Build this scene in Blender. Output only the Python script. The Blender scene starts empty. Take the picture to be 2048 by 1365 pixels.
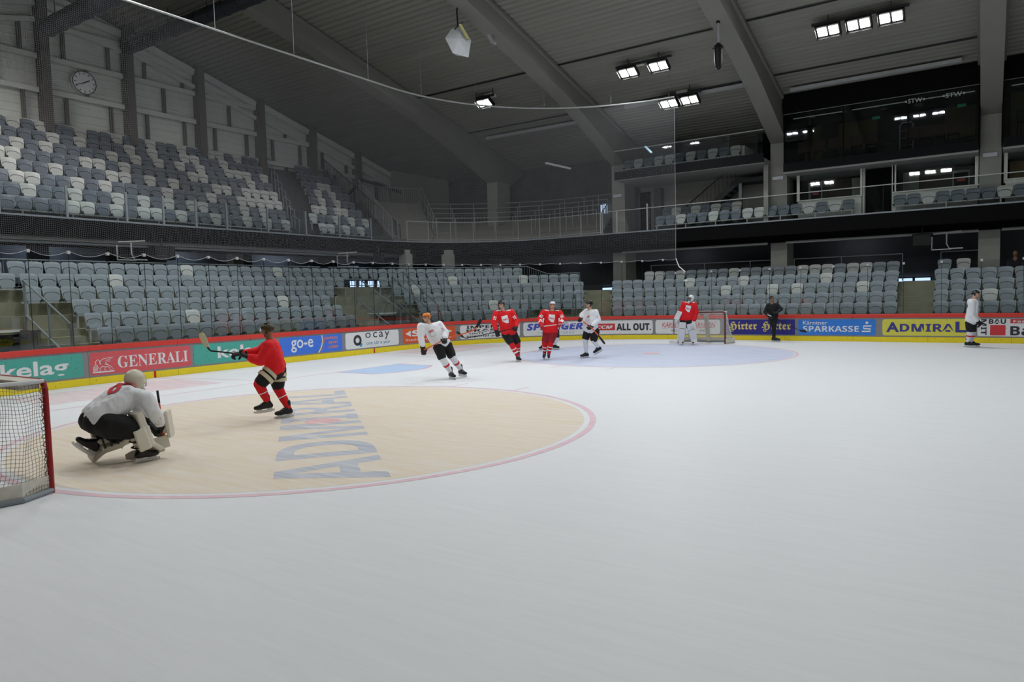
import bpy, math, random
import numpy as np
from mathutils import Vector, Matrix, noise
from mathutils.bvhtree import BVHTree
random.seed(5)
SC = bpy.context.scene
COL = SC.collection
PI = math.pi

# ------------------------------------------------------------------ camera
CAM = Vector((15.212, -14.954, 2.0)); YAW, PIT, ROL, FPX = .5922, -.0627, -.0258, 1414.0
_f = Vector((-math.sin(YAW) * math.cos(PIT), math.cos(YAW) * math.cos(PIT), math.sin(PIT)))
_r = Vector((math.cos(YAW), math.sin(YAW), 0)); _u = _r.cross(_f)
_r2 = _r * math.cos(ROL) + _u * math.sin(ROL); _u2 = -_r * math.sin(ROL) + _u * math.cos(ROL)
cd = bpy.data.cameras.new('camera'); co = bpy.data.objects.new('camera', cd); COL.objects.link(co)
M = Matrix((( _r2.x, _u2.x, -_f.x, CAM.x), (_r2.y, _u2.y, -_f.y, CAM.y), (_r2.z, _u2.z, -_f.z, CAM.z), (0, 0, 0, 1)))
co.matrix_world = M
cd.sensor_width = 36; cd.sensor_fit = 'HORIZONTAL'; cd.lens = FPX / 2048 * 36; cd.clip_end = 300
SC.camera = co
# ------------------------------------------------------------------ world, exposure
W = bpy.data.worlds.new('hall_air'); SC.world = W; W.use_nodes = True
W.node_tree.nodes['Background'].inputs[0].default_value = (.55, .6, .7, 1)
W.node_tree.nodes['Background'].inputs[1].default_value = 0.02
SC.view_settings.view_transform = 'Standard'; SC.view_settings.look = 'None'
SC.view_settings.gamma = 1; SC.view_settings.use_curve_mapping = False
SC.view_settings.exposure = 0.0
try:
    SC.cycles.max_bounces = 6; SC.cycles.diffuse_bounces = 4; SC.cycles.glossy_bounces = 3
    SC.cycles.transparent_max_bounces = 24; SC.cycles.sample_clamp_indirect = 4
    SC.cycles.caustics_reflective = False; SC.cycles.caustics_refractive = False
except Exception: pass
LAMP_W = 57.0      # watts per floodlight cell

# ------------------------------------------------------------------ materials
def srgb(c):
    return tuple(((x / 255) / 12.92 if x / 255 <= .04045 else ((x / 255 + .055) / 1.055) ** 2.4) for x in c)
MATS = {}
def mat(name, c, rough=.6, metal=0, var=.12, scale=6, spec=.4, bump=0, stretch=(1, 1, 1), emit=0, specks=0, detail=3):
    if name in MATS: return MATS[name]
    m = bpy.data.materials.new(name); m.use_nodes = True; nt = m.node_tree; N = nt.nodes; L = nt.links
    b = N['Principled BSDF']; col = srgb(c)
    b.inputs['Roughness'].default_value = rough; b.inputs['Metallic'].default_value = metal
    b.inputs['Specular IOR Level'].default_value = spec
    tc = N.new('ShaderNodeTexCoord'); mp = N.new('ShaderNodeMapping'); mp.inputs['Scale'].default_value = stretch
    nz = N.new('ShaderNodeTexNoise'); nz.inputs['Scale'].default_value = scale; nz.inputs['Detail'].default_value = detail
    L.new(tc.outputs['Object'], mp.inputs[0]); L.new(mp.outputs[0], nz.inputs['Vector'])
    mx = N.new('ShaderNodeMix'); mx.data_type = 'RGBA'
    mx.inputs[6].default_value = (*[x * (1 - var) for x in col], 1); mx.inputs[7].default_value = (*[min(1, x * (1 + var)) for x in col], 1)
    L.new(nz.outputs['Fac'], mx.inputs[0]); res = mx.outputs[2]
    if specks:      # puck marks and scuffs
        vo = N.new('ShaderNodeTexVoronoi'); vo.inputs['Scale'].default_value = 7; L.new(tc.outputs['Object'], vo.inputs['Vector'])
        lt = N.new('ShaderNodeMath'); lt.operation = 'LESS_THAN'; lt.inputs[1].default_value = .11; L.new(vo.outputs['Distance'], lt.inputs[0])
        ml = N.new('ShaderNodeMath'); ml.operation = 'MULTIPLY'; ml.inputs[1].default_value = specks; L.new(lt.outputs[0], ml.inputs[0])
        m2 = N.new('ShaderNodeMix'); m2.data_type = 'RGBA'; m2.inputs[7].default_value = (.02, .02, .025, 1); L.new(ml.outputs[0], m2.inputs[0]); L.new(res, m2.inputs[6]); res = m2.outputs[2]
    L.new(res, b.inputs['Base Color'])
    if bump:
        bp = N.new('ShaderNodeBump'); bp.inputs['Strength'].default_value = bump; bp.inputs['Distance'].default_value = .02
        L.new(nz.outputs['Fac'], bp.inputs['Height']); L.new(bp.outputs[0], b.inputs['Normal'])
    if emit:
        b.inputs['Emission Color'].default_value = (*col, 1); b.inputs['Emission Strength'].default_value = emit
    MATS[name] = m; return m
def glass_mat(name, tint=(.93, .96, .96), gloss=.05, rough=.02):
    if name in MATS: return MATS[name]
    m = bpy.data.materials.new(name); m.use_nodes = True; nt = m.node_tree; N = nt.nodes; L = nt.links
    N.remove(N['Principled BSDF']); out = N['Material Output']
    t = N.new('ShaderNodeBsdfTransparent'); t.inputs[0].default_value = (*tint, 1)
    g = N.new('ShaderNodeBsdfGlossy'); g.inputs['Roughness'].default_value = rough; g.inputs[0].default_value = (.9, .95, 1, 1)
    fr = N.new('ShaderNodeFresnel'); fr.inputs[0].default_value = 1.3
    nz = N.new('ShaderNodeTexNoise'); nz.inputs['Scale'].default_value = 1.5
    mt = N.new('ShaderNodeMath'); mt.operation = 'MULTIPLY_ADD'; mt.inputs[1].default_value = .03; 
    L.new(nz.outputs[0], mt.inputs[0]); L.new(fr.outputs[0], mt.inputs[2])
    mx = N.new('ShaderNodeMixShader'); L.new(mt.outputs[0], mx.inputs[0]); L.new(t.outputs[0], mx.inputs[1]); L.new(g.outputs[0], mx.inputs[2])
    L.new(mx.outputs[0], out.inputs[0]); MATS[name] = m; return m
def ice_mat(name, c, worn=.35, streak=1.0):
    """ice with paint under it: paint colour fades to ice white along skate scratches"""
    m = bpy.data.materials.new(name); m.use_nodes = True; nt = m.node_tree; N = nt.nodes; L = nt.links
    b = N['Principled BSDF']; b.inputs['Roughness'].default_value = .5; b.inputs['Specular IOR Level'].default_value = .2
    geo = N.new('ShaderNodeNewGeometry')
    facs = []
    for i, (ang, sc) in enumerate(((.4, 1.3), (-.5, 1.9), (1.2, 1.0))):
        mp = N.new('ShaderNodeMapping'); mp.inputs['Rotation'].default_value = (0, 0, ang); mp.inputs['Scale'].default_value = (.28 * sc, 3.6 * sc, 1)
        nz = N.new('ShaderNodeTexNoise'); nz.inputs['Scale'].default_value = 2.6; nz.inputs['Detail'].default_value = 8; nz.inputs['Roughness'].default_value = .72; nz.inputs['Distortion'].default_value = .6
        L.new(geo.outputs['Position'], mp.inputs[0]); L.new(mp.outputs[0], nz.inputs['Vector']); facs.append(nz.outputs['Fac'])
    a = N.new('ShaderNodeMath'); a.operation = 'ADD'; L.new(facs[0], a.inputs[0]); L.new(facs[1], a.inputs[1])
    a2 = N.new('ShaderNodeMath'); a2.operation = 'ADD'; L.new(a.outputs[0], a2.inputs[0]); L.new(facs[2], a2.inputs[1])
    mr = N.new('ShaderNodeMapRange'); mr.inputs['From Min'].default_value = 1.15; mr.inputs['From Max'].default_value = 1.95; L.new(a2.outputs[0], mr.inputs[0])
    mr.inputs['To Min'].default_value = 0; mr.inputs['To Max'].default_value = worn
    mx = N.new('ShaderNodeMix'); mx.data_type = 'RGBA'
    mx.inputs[6].default_value = (*srgb(c), 1)
    mx.inputs[7].default_value = (*srgb((238, 240, 242)), 1) if c[0] < 232 else (*srgb((196, 200, 204)), 1)
    L.new(mr.outputs[0], mx.inputs[0])
    L.new(mx.outputs[2], b.inputs['Base Color'])
    bp = N.new('ShaderNodeBump'); bp.inputs['Strength'].default_value = .08; bp.inputs['Distance'].default_value = .01
    L.new(a2.outputs[0], bp.inputs['Height']); L.new(bp.outputs[0], b.inputs['Normal'])
    MATS[name] = m; return m

CONC = mat('concrete', (142, 140, 120), .85, var=.25, scale=2.2, bump=.3, detail=6)
CONC_D = mat('concrete_dark', (96, 97, 96), .85, var=.2, scale=1.6, bump=.2)
CONC_B = mat('beam_concrete', (138, 137, 130), .8, var=.08, scale=.8)
COLM = mat('column_concrete', (160, 160, 152), .8, var=.14, scale=1.6, detail=6)
DARK = mat('black_cladding', (17, 17, 18), .85, var=.2, spec=.08)
DARK2 = mat('dark_panel', (30, 32, 34), .8, var=.15, spec=.1)
SLATE = mat('slate_wall', (112, 124, 144), .8, var=.1, scale=.5)
STEEL = mat('galvanised_steel', (138, 146, 150), .45, .15, var=.15, scale=9)
STEEL_D = mat('dark_steel', (58, 60, 62), .45, .5, var=.15)
WHITE = mat('white_paint', (238, 238, 230), .6, var=.05)
WALLM = mat('wall_cladding', (222, 224, 218), .8, var=.06, scale=.7)
TRIM = mat('wall_steel', (100, 95, 90), .6, var=.08)
ROOFM = mat('roof_sheet', (142, 141, 132), .65, var=.2, scale=.9, stretch=(.25, 6, 1), detail=4)
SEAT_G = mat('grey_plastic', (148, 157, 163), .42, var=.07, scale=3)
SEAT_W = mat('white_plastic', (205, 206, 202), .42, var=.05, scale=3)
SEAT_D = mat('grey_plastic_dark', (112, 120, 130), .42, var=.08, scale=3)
BRKT = mat('seat_bracket', (52, 56, 58), .45, .3)
RAILM = mat('light_rail', (176, 178, 176), .45, .3)
BGREY = mat('board_grey', (136, 136, 138), .45, var=.2, scale=5, detail=6, specks=.6)
BRED = mat('board_red', (212, 62, 52), .4, var=.05)
BYEL = mat('kick_yellow', (236, 214, 40), .45, var=.08, scale=4, detail=6, specks=.5)
MRED = mat('mark_red', (200, 26, 24), .5)
GLASS = glass_mat('rink_glass')
GLASS2 = glass_mat('box_glass', (.62, .68, .68))
BLACK = mat('black_rubber', (12, 12, 13), .5)
LIT = mat('lamp_panel', (255, 255, 250), .5, emit=14)
DAY = mat('daylight_glass', (190, 212, 250), .5, emit=1.5)
WOOD = mat('wood_panel', (150, 116, 62), .55, var=.25, scale=2, stretch=(6, 1, .4))
NETM = mat('net_cord', (150, 152, 156), .8)

# ------------------------------------------------------------------ mesh helpers
def wloc(o):
    v = Vector((0, 0, 0))
    while o is not None: v += o.location; o = o.parent
    return v
class MB:
    def __init__(s): s.v = []; s.f = []; s.m = []
    def add(s, vs, fs, mi=0):
        n = len(s.v); s.v += [tuple(v) for v in vs]; s.f += [tuple(i + n for i in f) for f in fs]; s.m += [mi] * len(fs); return s
    def box(s, c, d, rz=0, mi=0):
        x, y, z = [k / 2 for k in d]; ca, sa = math.cos(rz), math.sin(rz); vs = []
        for a, b, e in ((-x, -y, -z), (x, -y, -z), (x, y, -z), (-x, y, -z), (-x, -y, z), (x, -y, z), (x, y, z), (-x, y, z)):
            vs.append((c[0] + a * ca - b * sa, c[1] + a * sa + b * ca, c[2] + e))
        return s.add(vs, [(0, 3, 2, 1), (4, 5, 6, 7), (0, 1, 5, 4), (1, 2, 6, 5), (2, 3, 7, 6), (3, 0, 4, 7)], mi)
    def lo(s, a, b, mi=0):   # box by two corners
        return s.box([(a[i] + b[i]) / 2 for i in range(3)], [abs(b[i] - a[i]) for i in range(3)], 0, mi)
    def bar(s, a, b, w, h=None, mi=0, up=(0, 0, 1)):
        a = Vector(a); b = Vector(b); d = (b - a).normalized(); h = h or w
        u = Vector(up); x = d.cross(u)
        if x.length < 1e-4: x = d.cross(Vector((1, 0, 0)))
        x.normalize(); y = x.cross(d); x *= w / 2; y *= h / 2
        vs = [a - x - y, a + x - y, a + x + y, a - x + y, b - x - y, b + x - y, b + x + y, b - x + y]
        return s.add(vs, [(0, 1, 2, 3), (7, 6, 5, 4), (0, 4, 5, 1), (1, 5, 6, 2), (2, 6, 7, 3), (3, 7, 4, 0)], mi)
    def tube(s, pts, r, n=6, mi=0):
        pts = [Vector(p) for p in pts]; rs = r if isinstance(r, (list, tuple)) else [r] * len(pts); rings = []
        px = None
        for i, p in enumerate(pts):
            d = (pts[min(i + 1, len(pts) - 1)] - pts[max(i - 1, 0)]).normalized()
            if px is None:
                px = d.cross(Vector((0, 0, 1)))
                if px.length < .05: px = d.cross(Vector((1, 0, 0)))
            px = (px - d * px.dot(d)).normalized(); py = d.cross(px)
            rings.append([p + (px * math.cos(2 * PI * k / n) + py * math.sin(2 * PI * k / n)) * rs[i] for k in range(n)])
        vs = [v for R in rings for v in R]; fs = []
        for i in range(len(pts) - 1):
            for k in range(n):
                fs.append((i * n + k, i * n + (k + 1) % n, (i + 1) * n + (k + 1) % n, (i + 1) * n + k))
        fs.append(tuple(reversed(range(n)))); fs.append(tuple((len(pts) - 1) * n + k for k in range(n)))
        return s.add(vs, fs, mi)
    def ell(s, c, r, n=12, m=8, mi=0, axes=None):
        A = axes or (Vector((1, 0, 0)), Vector((0, 1, 0)), Vector((0, 0, 1))); c = Vector(c); vs = [c + A[2] * r[2]]; fs = []
        for i in range(1, m):
            t = PI * i / m
            for k in range(n):
                p = 2 * PI * k / n
                vs.append(c + A[0] * r[0] * math.sin(t) * math.cos(p) + A[1] * r[1] * math.sin(t) * math.sin(p) + A[2] * r[2] * math.cos(t))
        vs.append(c - A[2] * r[2])
        for k in range(n): fs.append((0, 1 + k, 1 + (k + 1) % n))
        for i in range(m - 2):
            for k in range(n):
                a = 1 + i * n; fs.append((a + k, a + n + k, a + n + (k + 1) % n, a + (k + 1) % n))
        e = len(vs) - 1; a = 1 + (m - 2) * n
        for k in range(n): fs.append((a + k, e, a + (k + 1) % n))
        return s.add(vs, fs, mi)
    def prism(s, poly, z0, z1, mi=0):
        n = len(poly); vs = [(p[0], p[1], z0) for p in poly] + [(p[0], p[1], z1) for p in poly]
        fs = [tuple(reversed(range(n))), tuple(range(n, 2 * n))] + [(i, (i + 1) % n, n + (i + 1) % n, n + i) for i in range(n)]
        return s.add(vs, fs, mi)
    def capsule(s, a, ra, b, rb, n=14, m=5, flat=1.0, fdir=None):
        a = Vector(a); b = Vector(b); d = b - a; L = d.length
        if L < 1e-5: d = Vector((0, 0, 1))
        d.normalize(); x = d.cross(fdir) if fdir is not None else d.cross(Vector((0, 0, 1)))
        if x.length < .05: x = d.cross(Vector((1, 0, 0)))
        x.normalize(); y = x.cross(d); vs = [a - d * ra]; rings = 0
        for i in range(1, m + 1):
            t = PI / 2 * i / m
            for k in range(n):
                p = 2 * PI * k / n; vs.append(a - d * ra * math.cos(t) + (x * math.cos(p) + y * flat * math.sin(p)) * ra * math.sin(t))
            rings += 1
        for i in range(m, 0, -1):
            t = PI / 2 * i / m
            for k in range(n):
                p = 2 * PI * k / n; vs.append(b + d * rb * math.cos(t) + (x * math.cos(p) + y * flat * math.sin(p)) * rb * math.sin(t))
            rings += 1
        vs.append(b + d * rb); fs = [(0, 1 + (k + 1) % n, 1 + k) for k in range(n)]
        for i in range(rings - 1):
            for k in range(n):
                q = 1 + i * n; fs.append((q + k, q + (k + 1) % n, q + n + (k + 1) % n, q + n + k))
        e = len(vs) - 1; q = 1 + (rings - 1) * n
        fs += [(q + k, q + (k + 1) % n, e) for k in range(n)]
        return s.add(vs, fs)
    def mesh(s, name, mats, off=(0, 0, 0), smooth=False):
        me = bpy.data.meshes.new(name); o = Vector(off)
        me.from_pydata([Vector(v) - o for v in s.v], [], s.f)
        for m in (mats if isinstance(mats, (list, tuple)) else [mats]): me.materials.append(m)
        if any(s.m): me.polygons.foreach_set('material_index', s.m)
        if smooth: me.polygons.foreach_set('use_smooth', [True] * len(me.polygons))
        me.update(); return me
    def build(s, name, mats, parent=None, smooth=False, off=None):
        o = wloc(parent) if off is None else off
        ob = bpy.data.objects.new(name, s.mesh(name, mats, o, smooth)); COL.objects.link(ob); ob.parent = parent
        return ob
def thing(name, label, cat, loc=(0, 0, 0), group=None, kind=None):
    o = bpy.data.objects.new(name, None); COL.objects.link(o); o.location = loc; o.empty_display_size = .2
    if kind: o['kind'] = kind
    if label: o['label'] = label; 
    if cat: o['category'] = cat
    if group: o['group'] = group
    return o
def tag(o, label, cat, group=None, kind=None):
    o['label'] = label; o['category'] = cat
    if group: o['group'] = group
    if kind: o['kind'] = kind
    return o
def struct(o, label=None):
    o['kind'] = 'structure'
    if label: o['label'] = label
    return o
JUNK = []
TMP = bpy.data.scenes.new('workshop')     # small side scene, so that evaluating one mesh does not update the hall
def evaluated_mesh(ob):
    TMP.collection.objects.link(ob)
    with bpy.context.temp_override(scene=TMP, view_layer=TMP.view_layers[0]):
        dg = bpy.context.evaluated_depsgraph_get(); me = bpy.data.meshes.new_from_object(ob.evaluated_get(dg))
    TMP.collection.objects.unlink(ob)
    return me
def text_mesh(body, bold=0, shear=0, spacing=1.0):
    c = bpy.data.curves.new('lettering', 'FONT'); c.body = body; c.offset = bold; c.shear = shear; c.space_character = spacing; c.resolution_u = 3
    o = bpy.data.objects.new('lettering_tmp', c)
    me = evaluated_mesh(o)
    vs = [(v.co.x, v.co.y) for v in me.vertices]; fs = [tuple(p.vertices) for p in me.polygons]
    JUNK.extend([o, c, me])
    x0 = min(v[0] for v in vs); x1 = max(v[0] for v in vs); y0 = min(v[1] for v in vs); y1 = max(v[1] for v in vs)
    return [((x - x0) / (x1 - x0), (y - y0) / (y1 - y0)) for x, y in vs], fs, (x1 - x0) / (y1 - y0)
def bsans(t):   # letters from the bold sans block of the built-in font set
    return ''.join(chr(0x1D5D4 + ord(ch) - 65) if 'A' <= ch <= 'Z' else chr(0x1D5EE + ord(ch) - 97) if 'a' <= ch <= 'z' else chr(0x1D7EC + ord(ch) - 48) if '0' <= ch <= '9' else ch for ch in t)
def bserif(t): return ''.join(chr(0x1D400 + ord(ch) - 65) if 'A' <= ch <= 'Z' else ch for ch in t)
def bital(t): return ''.join(chr(0x1D63C + ord(ch) - 65) if 'A' <= ch <= 'Z' else ch for ch in t)
def fraktur(t): return ''.join(chr(0x1D56C + ord(ch) - 65) if 'A' <= ch <= 'Z' else chr(0x1D586 + ord(ch) - 97) if 'a' <= ch <= 'z' else ch for ch in t)

# rink outline: s runs along the boards, d = distance outside them
CX, CY, RR = 4.37, 5.63, 8.37; SE = CY; SA = SE + RR * PI / 2
def P(s, d, z=0.0):
    if s < 0:
        v = P(-s, d, z); return Vector((v.x, -v.y, v.z))
    if s < SE: return Vector((-4 - d, s, z))
    if s > SA: return Vector((CX + s - SA, 14 + d, z))
    a = PI - (s - SE) / RR; return Vector((CX + (RR + d) * math.cos(a), CY + (RR + d) * math.sin(a), z))
def heading(s):          # angle of the outward normal
    if s < 0: return -heading(-s)
    if s < SE: return PI
    if s > SA: return PI / 2
    return PI - (s - SE) / RR
def svals(s0, s1, step):
    out = [s0]; ks = [k for k in (-SA, -SE, SE, SA) if s0 < k < s1] + [s1]; a = s0
    for b in ks:
        n = max(1, int(math.ceil((b - a) / (step if abs((a + b) / 2) > SE and abs((a + b) / 2) < SA else 6.0))))
        out += [a + (b - a) * (i + 1) / n for i in range(n)]; a = b
    return out
def sweep(mb, s0, s1, prof, step=.6, mi=0, path=P, vals=None):
    ss = vals or svals(s0, s1, step); n = len(prof); vs = []; fs = []
    for s in ss:
        for d, z in prof: vs.append(path(s, d, z))
    for i in range(len(ss) - 1):
        for k in range(n):
            fs.append((i * n + k, i * n + (k + 1) % n, (i + 1) * n + (k + 1) % n, (i + 1) * n + k))
    fs.append(tuple(range(n))); fs.append(tuple(reversed([(len(ss) - 1) * n + k for k in range(n)])))
    mb.add(vs, fs, mi); return mb
def rect(d0, d1, z0, z1): return [(d0, z0), (d1, z0), (d1, z1), (d0, z1)]
# upper deck front edge
DCX, DCY, DR = -4.0, 11.1, 6.5; DSA = DCY + DR * PI / 2
def Q(t, d, z=0.0):
    if t < DCY: return Vector((-10.5 - d, t, z))
    if t > DSA: return Vector((DCX + t - DSA, 17.6 + d, z))
    a = PI - (t - DCY) / DR; return Vector((DCX + (DR + d) * math.cos(a), DCY + (DR + d) * math.sin(a), z))
def qvals(t0, t1, step=.6):
    out = [t0]; a = t0
    for b in [k for k in (DCY, DSA) if t0 < k < t1] + [t1]:
        n = max(1, int(math.ceil((b - a) / (step if DCY <= (a + b) / 2 <= DSA else 8.)))); out += [a + (b - a) * (i + 1) / n for i in range(n)]; a = b
    return out

# ================================================================== STRUCTURE
ZR = lambda y: 14.9 - .24 * abs(y)
floor = MB()
out = [P(s, -.02) for s in svals(-SA - 30, SA + 30, .5)]
floor.v = [tuple(v) for v in out]; floor.f = [tuple(range(len(out)))]; floor.m = [0]
ICE = ice_mat('ice', (234, 237, 240), .22)
ice = struct(floor.build('floor', ICE))
base = MB().lo((-20, -24, -.3), (40, 24, -.02)); struct(base.build('floor', CONC_D))

def ice_paint(name, vs2, fs, m, z):
    b = MB().add([(x, y, z) for x, y in vs2], fs); return b.build(name, m, ice)
def disc(c, r, n=72): return [(c[0] + r * math.cos(2 * PI * k / n), c[1] + r * math.sin(2 * PI * k / n)) for k in range(n)], [tuple(range(n))]
def ring(c, r0, r1, a0=0, a1=2 * PI, n=72):
    vs = []; fs = []
    for k in range(n + 1):
        a = a0 + (a1 - a0) * k / n; vs += [(c[0] + r0 * math.cos(a), c[1] + r0 * math.sin(a)), (c[0] + r1 * math.cos(a), c[1] + r1 * math.sin(a))]
        if k < n: fs.append((2 * k, 2 * k + 1, 2 * k + 3, 2 * k + 2))
    return vs, fs
def line(a, b, w):
    a = Vector(a); b = Vector(b); d = (b - a).normalized(); n = Vector((-d.y, d.x)) * w / 2
    k = 8; vs = []; fs = []
    for i in range(k + 1):
        p = a + (b - a) * i / k; vs += [tuple(p - n), tuple(p + n)]
        if i < k: fs.append((2 * i, 2 * i + 2, 2 * i + 3, 2 * i + 1))
    return vs, fs
IBEIGE = ice_mat('ice_beige', (226, 208, 180), .7); IBLUE = ice_mat('ice_blue', (186, 198, 230), .85)
ICREASE = ice_mat('ice_crease', (176, 205, 240), .35); IPINK = ice_mat('ice_pink', (226, 182, 194), .6)
IRED = ice_mat('ice_red', (226, 130, 140), .5); ILET = ice_mat('ice_letter', (164, 170, 186), .8); IDOT = ice_mat('ice_dot', (224, 150, 150), .9); IAD = ice_mat('ice_ad', (222, 196, 200), .9)
ice_paint('faceoff_circle', *disc((6, -7), 4.36), IBEIGE, .001); ice_paint('faceoff_circle', *disc((6, 7), 4.4), IBLUE, .001)
ice_paint('circle_line', *ring((6, -7), 4.45, 4.55), IPINK, .002); ice_paint('circle_line', *ring((6, 7), 4.45, 4.53), IPINK, .002)
ice_paint('goal_line', *line((0, -12.6), (0, 12.6), .05), IPINK, .002)
for sy in (-1, 1):
    ice_paint('trapezoid_line', *line((0, 3.4 * sy), (-3.98, 4.25 * sy), .05), IPINK, .002)
    for cy in (-7, 7):
        for hx in (5.15, 6.85): ice_paint('hash_mark', *line((hx, cy + sy * 4.5), (hx, cy + sy * 5.1), .05), IPINK, .0022)
cr = [(0, -1.22)] + [(1.83 * math.cos(a) if abs(1.83 * math.sin(a)) < 1.22 else 1.36, max(-1.22, min(1.22, 1.83 * math.sin(a)))) for a in [-1.2 + 2.4 * k / 16 for k in range(17)]] + [(0, 1.22)]
ice_paint('goal_crease', cr, [tuple(range(len(cr)))], ICREASE, .001)
for i in range(len(cr) - 1): pass
v_, f_ = [], []
for i, (x, y) in enumerate(cr):
    v_ += [(x, y), (x + (.05 if 0 < i < len(cr) - 1 else 0), y + (.05 if y > 1.2 else -.05 if y < -1.2 else 0))]
    if i: f_.append((2 * i - 2, 2 * i - 1, 2 * i + 1, 2 * i))
ice_paint('crease_line', v_, f_, IRED, .002)
ice_paint('faceoff_dot', *disc((6, -7), .3, 24), IDOT, .003)
ice_paint('faceoff_dot', *disc((6, 7), .3, 24), IDOT, .003)
tv, tf, _ = text_mesh(bsans('ADMIRAL'))
A0 = Vector((9.2, -9.75)); RD = Vector((-.775, .632)); UD = Vector((-.632, -.775))
ice_paint('lettering', [tuple(A0 + RD * (a * 8.2) + UD * (b * 1.28 - .71)) for a, b in tv], tf, ILET, .002)
ad0 = ice_paint('ice_advert', *line((-2, -8.3), (-2, -4.2), 2.2), IAD, .001)
ad1 = ice_paint('ice_advert', *line((-2.2, 4.6), (-2.2, 9.0), 2.2), IAD, .001)

# walls --------------------------------------------------------------
def siding(x0, y0, x1, y1, z0, zt0, zt1, name, inward, m=WALLM):
    """horizontal sheet siding between two plan points; top edge slopes from zt0 to zt1"""
    b = MB(); a = Vector((x0, y0, 0)); c = Vector((x1, y1, 0)); n = Vector(inward)
    z = z0; k = 0; zmax = max(zt0, zt1)
    prof = []
    while z < zmax: prof += [(z, 0), (z + .26, 0), (z + .28, .025), (z + .31, .025)]; z += .33
    vs = []; fs = []
    N_ = 24
    for i in range(N_ + 1):
        t = i / N_; p = a.lerp(c, t); zt = zt0 + (zt1 - zt0) * t
        for zz, d in prof: vs.append((p.x + n.x * d, p.y + n.y * d, min(zz, zt)))
    m_ = len(prof)
    for i in range(N_):
        for k in range(m_ - 1): fs.append((i * m_ + k, (i + 1) * m_ + k, (i + 1) * m_ + k + 1, i * m_ + k + 1))
    b.add(vs, fs)
    # solid back
    b.add([(a.x - n.x * .2, a.y - n.y * .2, z0), (c.x - n.x * .2, c.y - n.y * .2, z0), (c.x - n.x * .2, c.y - n.y * .2, zt1), (a.x - n.x * .2, a.y - n.y * .2, zt0)], [(0, 1, 2, 3)])
    return struct(b.build(name, m))
wl = siding(-17, 0, -17, 22.2, 3.0, ZR(0), ZR(22.2), 'wall_left', (1, 0, 0))
wl2 = siding(-17, -24, -17, 0, 3.0, ZR(24), ZR(0), 'wall_left', (1, 0, 0))
for k in range(-4, 6):      # steel posts of the gable wall
    y = -1.05 + 3.43 * k; y = y
    if abs(y) > 21: continue
    b = MB().lo((-16.97, y - .17, 4.6), (-16.45, y + .17, ZR(y) - .05)); b.build('post', TRIM, wl)
    yn = y + 3.43
    for z in (9.5, 10.85, 12.2, 13.55):
        if z < min(ZR(y), ZR(yn)) - .45 and abs(yn) < 21:
            MB().lo((-16.93, y + .2, z - .1), (-16.72, yn - .2, z + .1)).build('girt', WALLM, wl)
    if abs(yn) < 21.5:
        MB().bar((-16.8, y + .2, ZR(y) - 1.0), (-16.8, yn - .2, ZR(yn) - 1.0), .2, .18).build('girt', WALLM, wl)
        MB().bar((-16.8, y + .2, ZR(y) - .3), (-16.8, yn - .2, ZR(yn) - .3), .25, .3).build('girt', WALLM, wl)
    for j, z in enumerate((8.2, 9.5, 10.85, 12.2, 13.55)):
        for fr in ((.5,) if j % 2 == 0 else (.25, .78)):
            yy = y + 3.43 * fr
            z1 = min(z + 1.25, ZR(yy) - 1.0)
            if z1 > z + .4: MB().lo((-16.93, yy - .06, z + .1), (-16.78, yy + .06, z1)).build('stud', TRIM, wl)
MB().bar((-16.3, 16.0, 9.3), (-16.3, 20.8, 8.75), .14, .14).build('brace', STEEL_D, wl)
MB().bar((-16.3, 16.0, 9.2), (-16.3, 13.6, 7.2), .14, .14).build('brace', STEEL_D, wl)
wb = MB().lo((-17.2, 22, -.02), (40, 22.3, 9.7)); wb = struct(wb.build('wall_back', CONC_D))
wlow = MB().lo((-17.2, -24, 0), (-17, 22, 4.5)); wlow = struct(wlow.build('wall_left', SLATE))
struct(MB().lo((-15, 21.9, 2.0), (40, 22, 4.45)).build('wall_back', mat('grey_wall', (84, 86, 92), .8)))
struct(MB().lo((-13.2, -12, 2.9), (-13, 21.9, 4.6)).build('wall_left', SLATE))
for y0, y1 in ((-7.4, -6.9), (-3.6, -2.9), (-.9, 1.5), (5.0, 5.6), (9.5, 10.8)):      # dark door bays in the concourse wall
    MB().lo((-13.0, y0, 2.95), (-12.94, y1, 4.3)).build('door_panel', DARK2, wlow)
struct(MB().lo((-17.2, -24.3, 0), (40, -24, 10)).build('wall_front', CONC_D))
struct(MB().lo((39.8, -24, 0), (40, 22, 15)).build('wall_right', WALLM))
# concrete corner wall behind the upper corner terrace
struct(MB().add([(-16.7, 19.0, 4.9), (-14.2, 21.8, 4.9), (-14.2, 21.8, 9.75), (-16.7, 19.0, 10.3), (-16.9, 19.2, 4.9), (-14.4, 22, 4.9), (-14.4, 22, 9.7), (-16.9, 19.2, 10.3)],
    [(0, 1, 2, 3), (7, 6, 5, 4), (3, 2, 6, 7)]).build('wall_corner', CONC_B))

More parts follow.
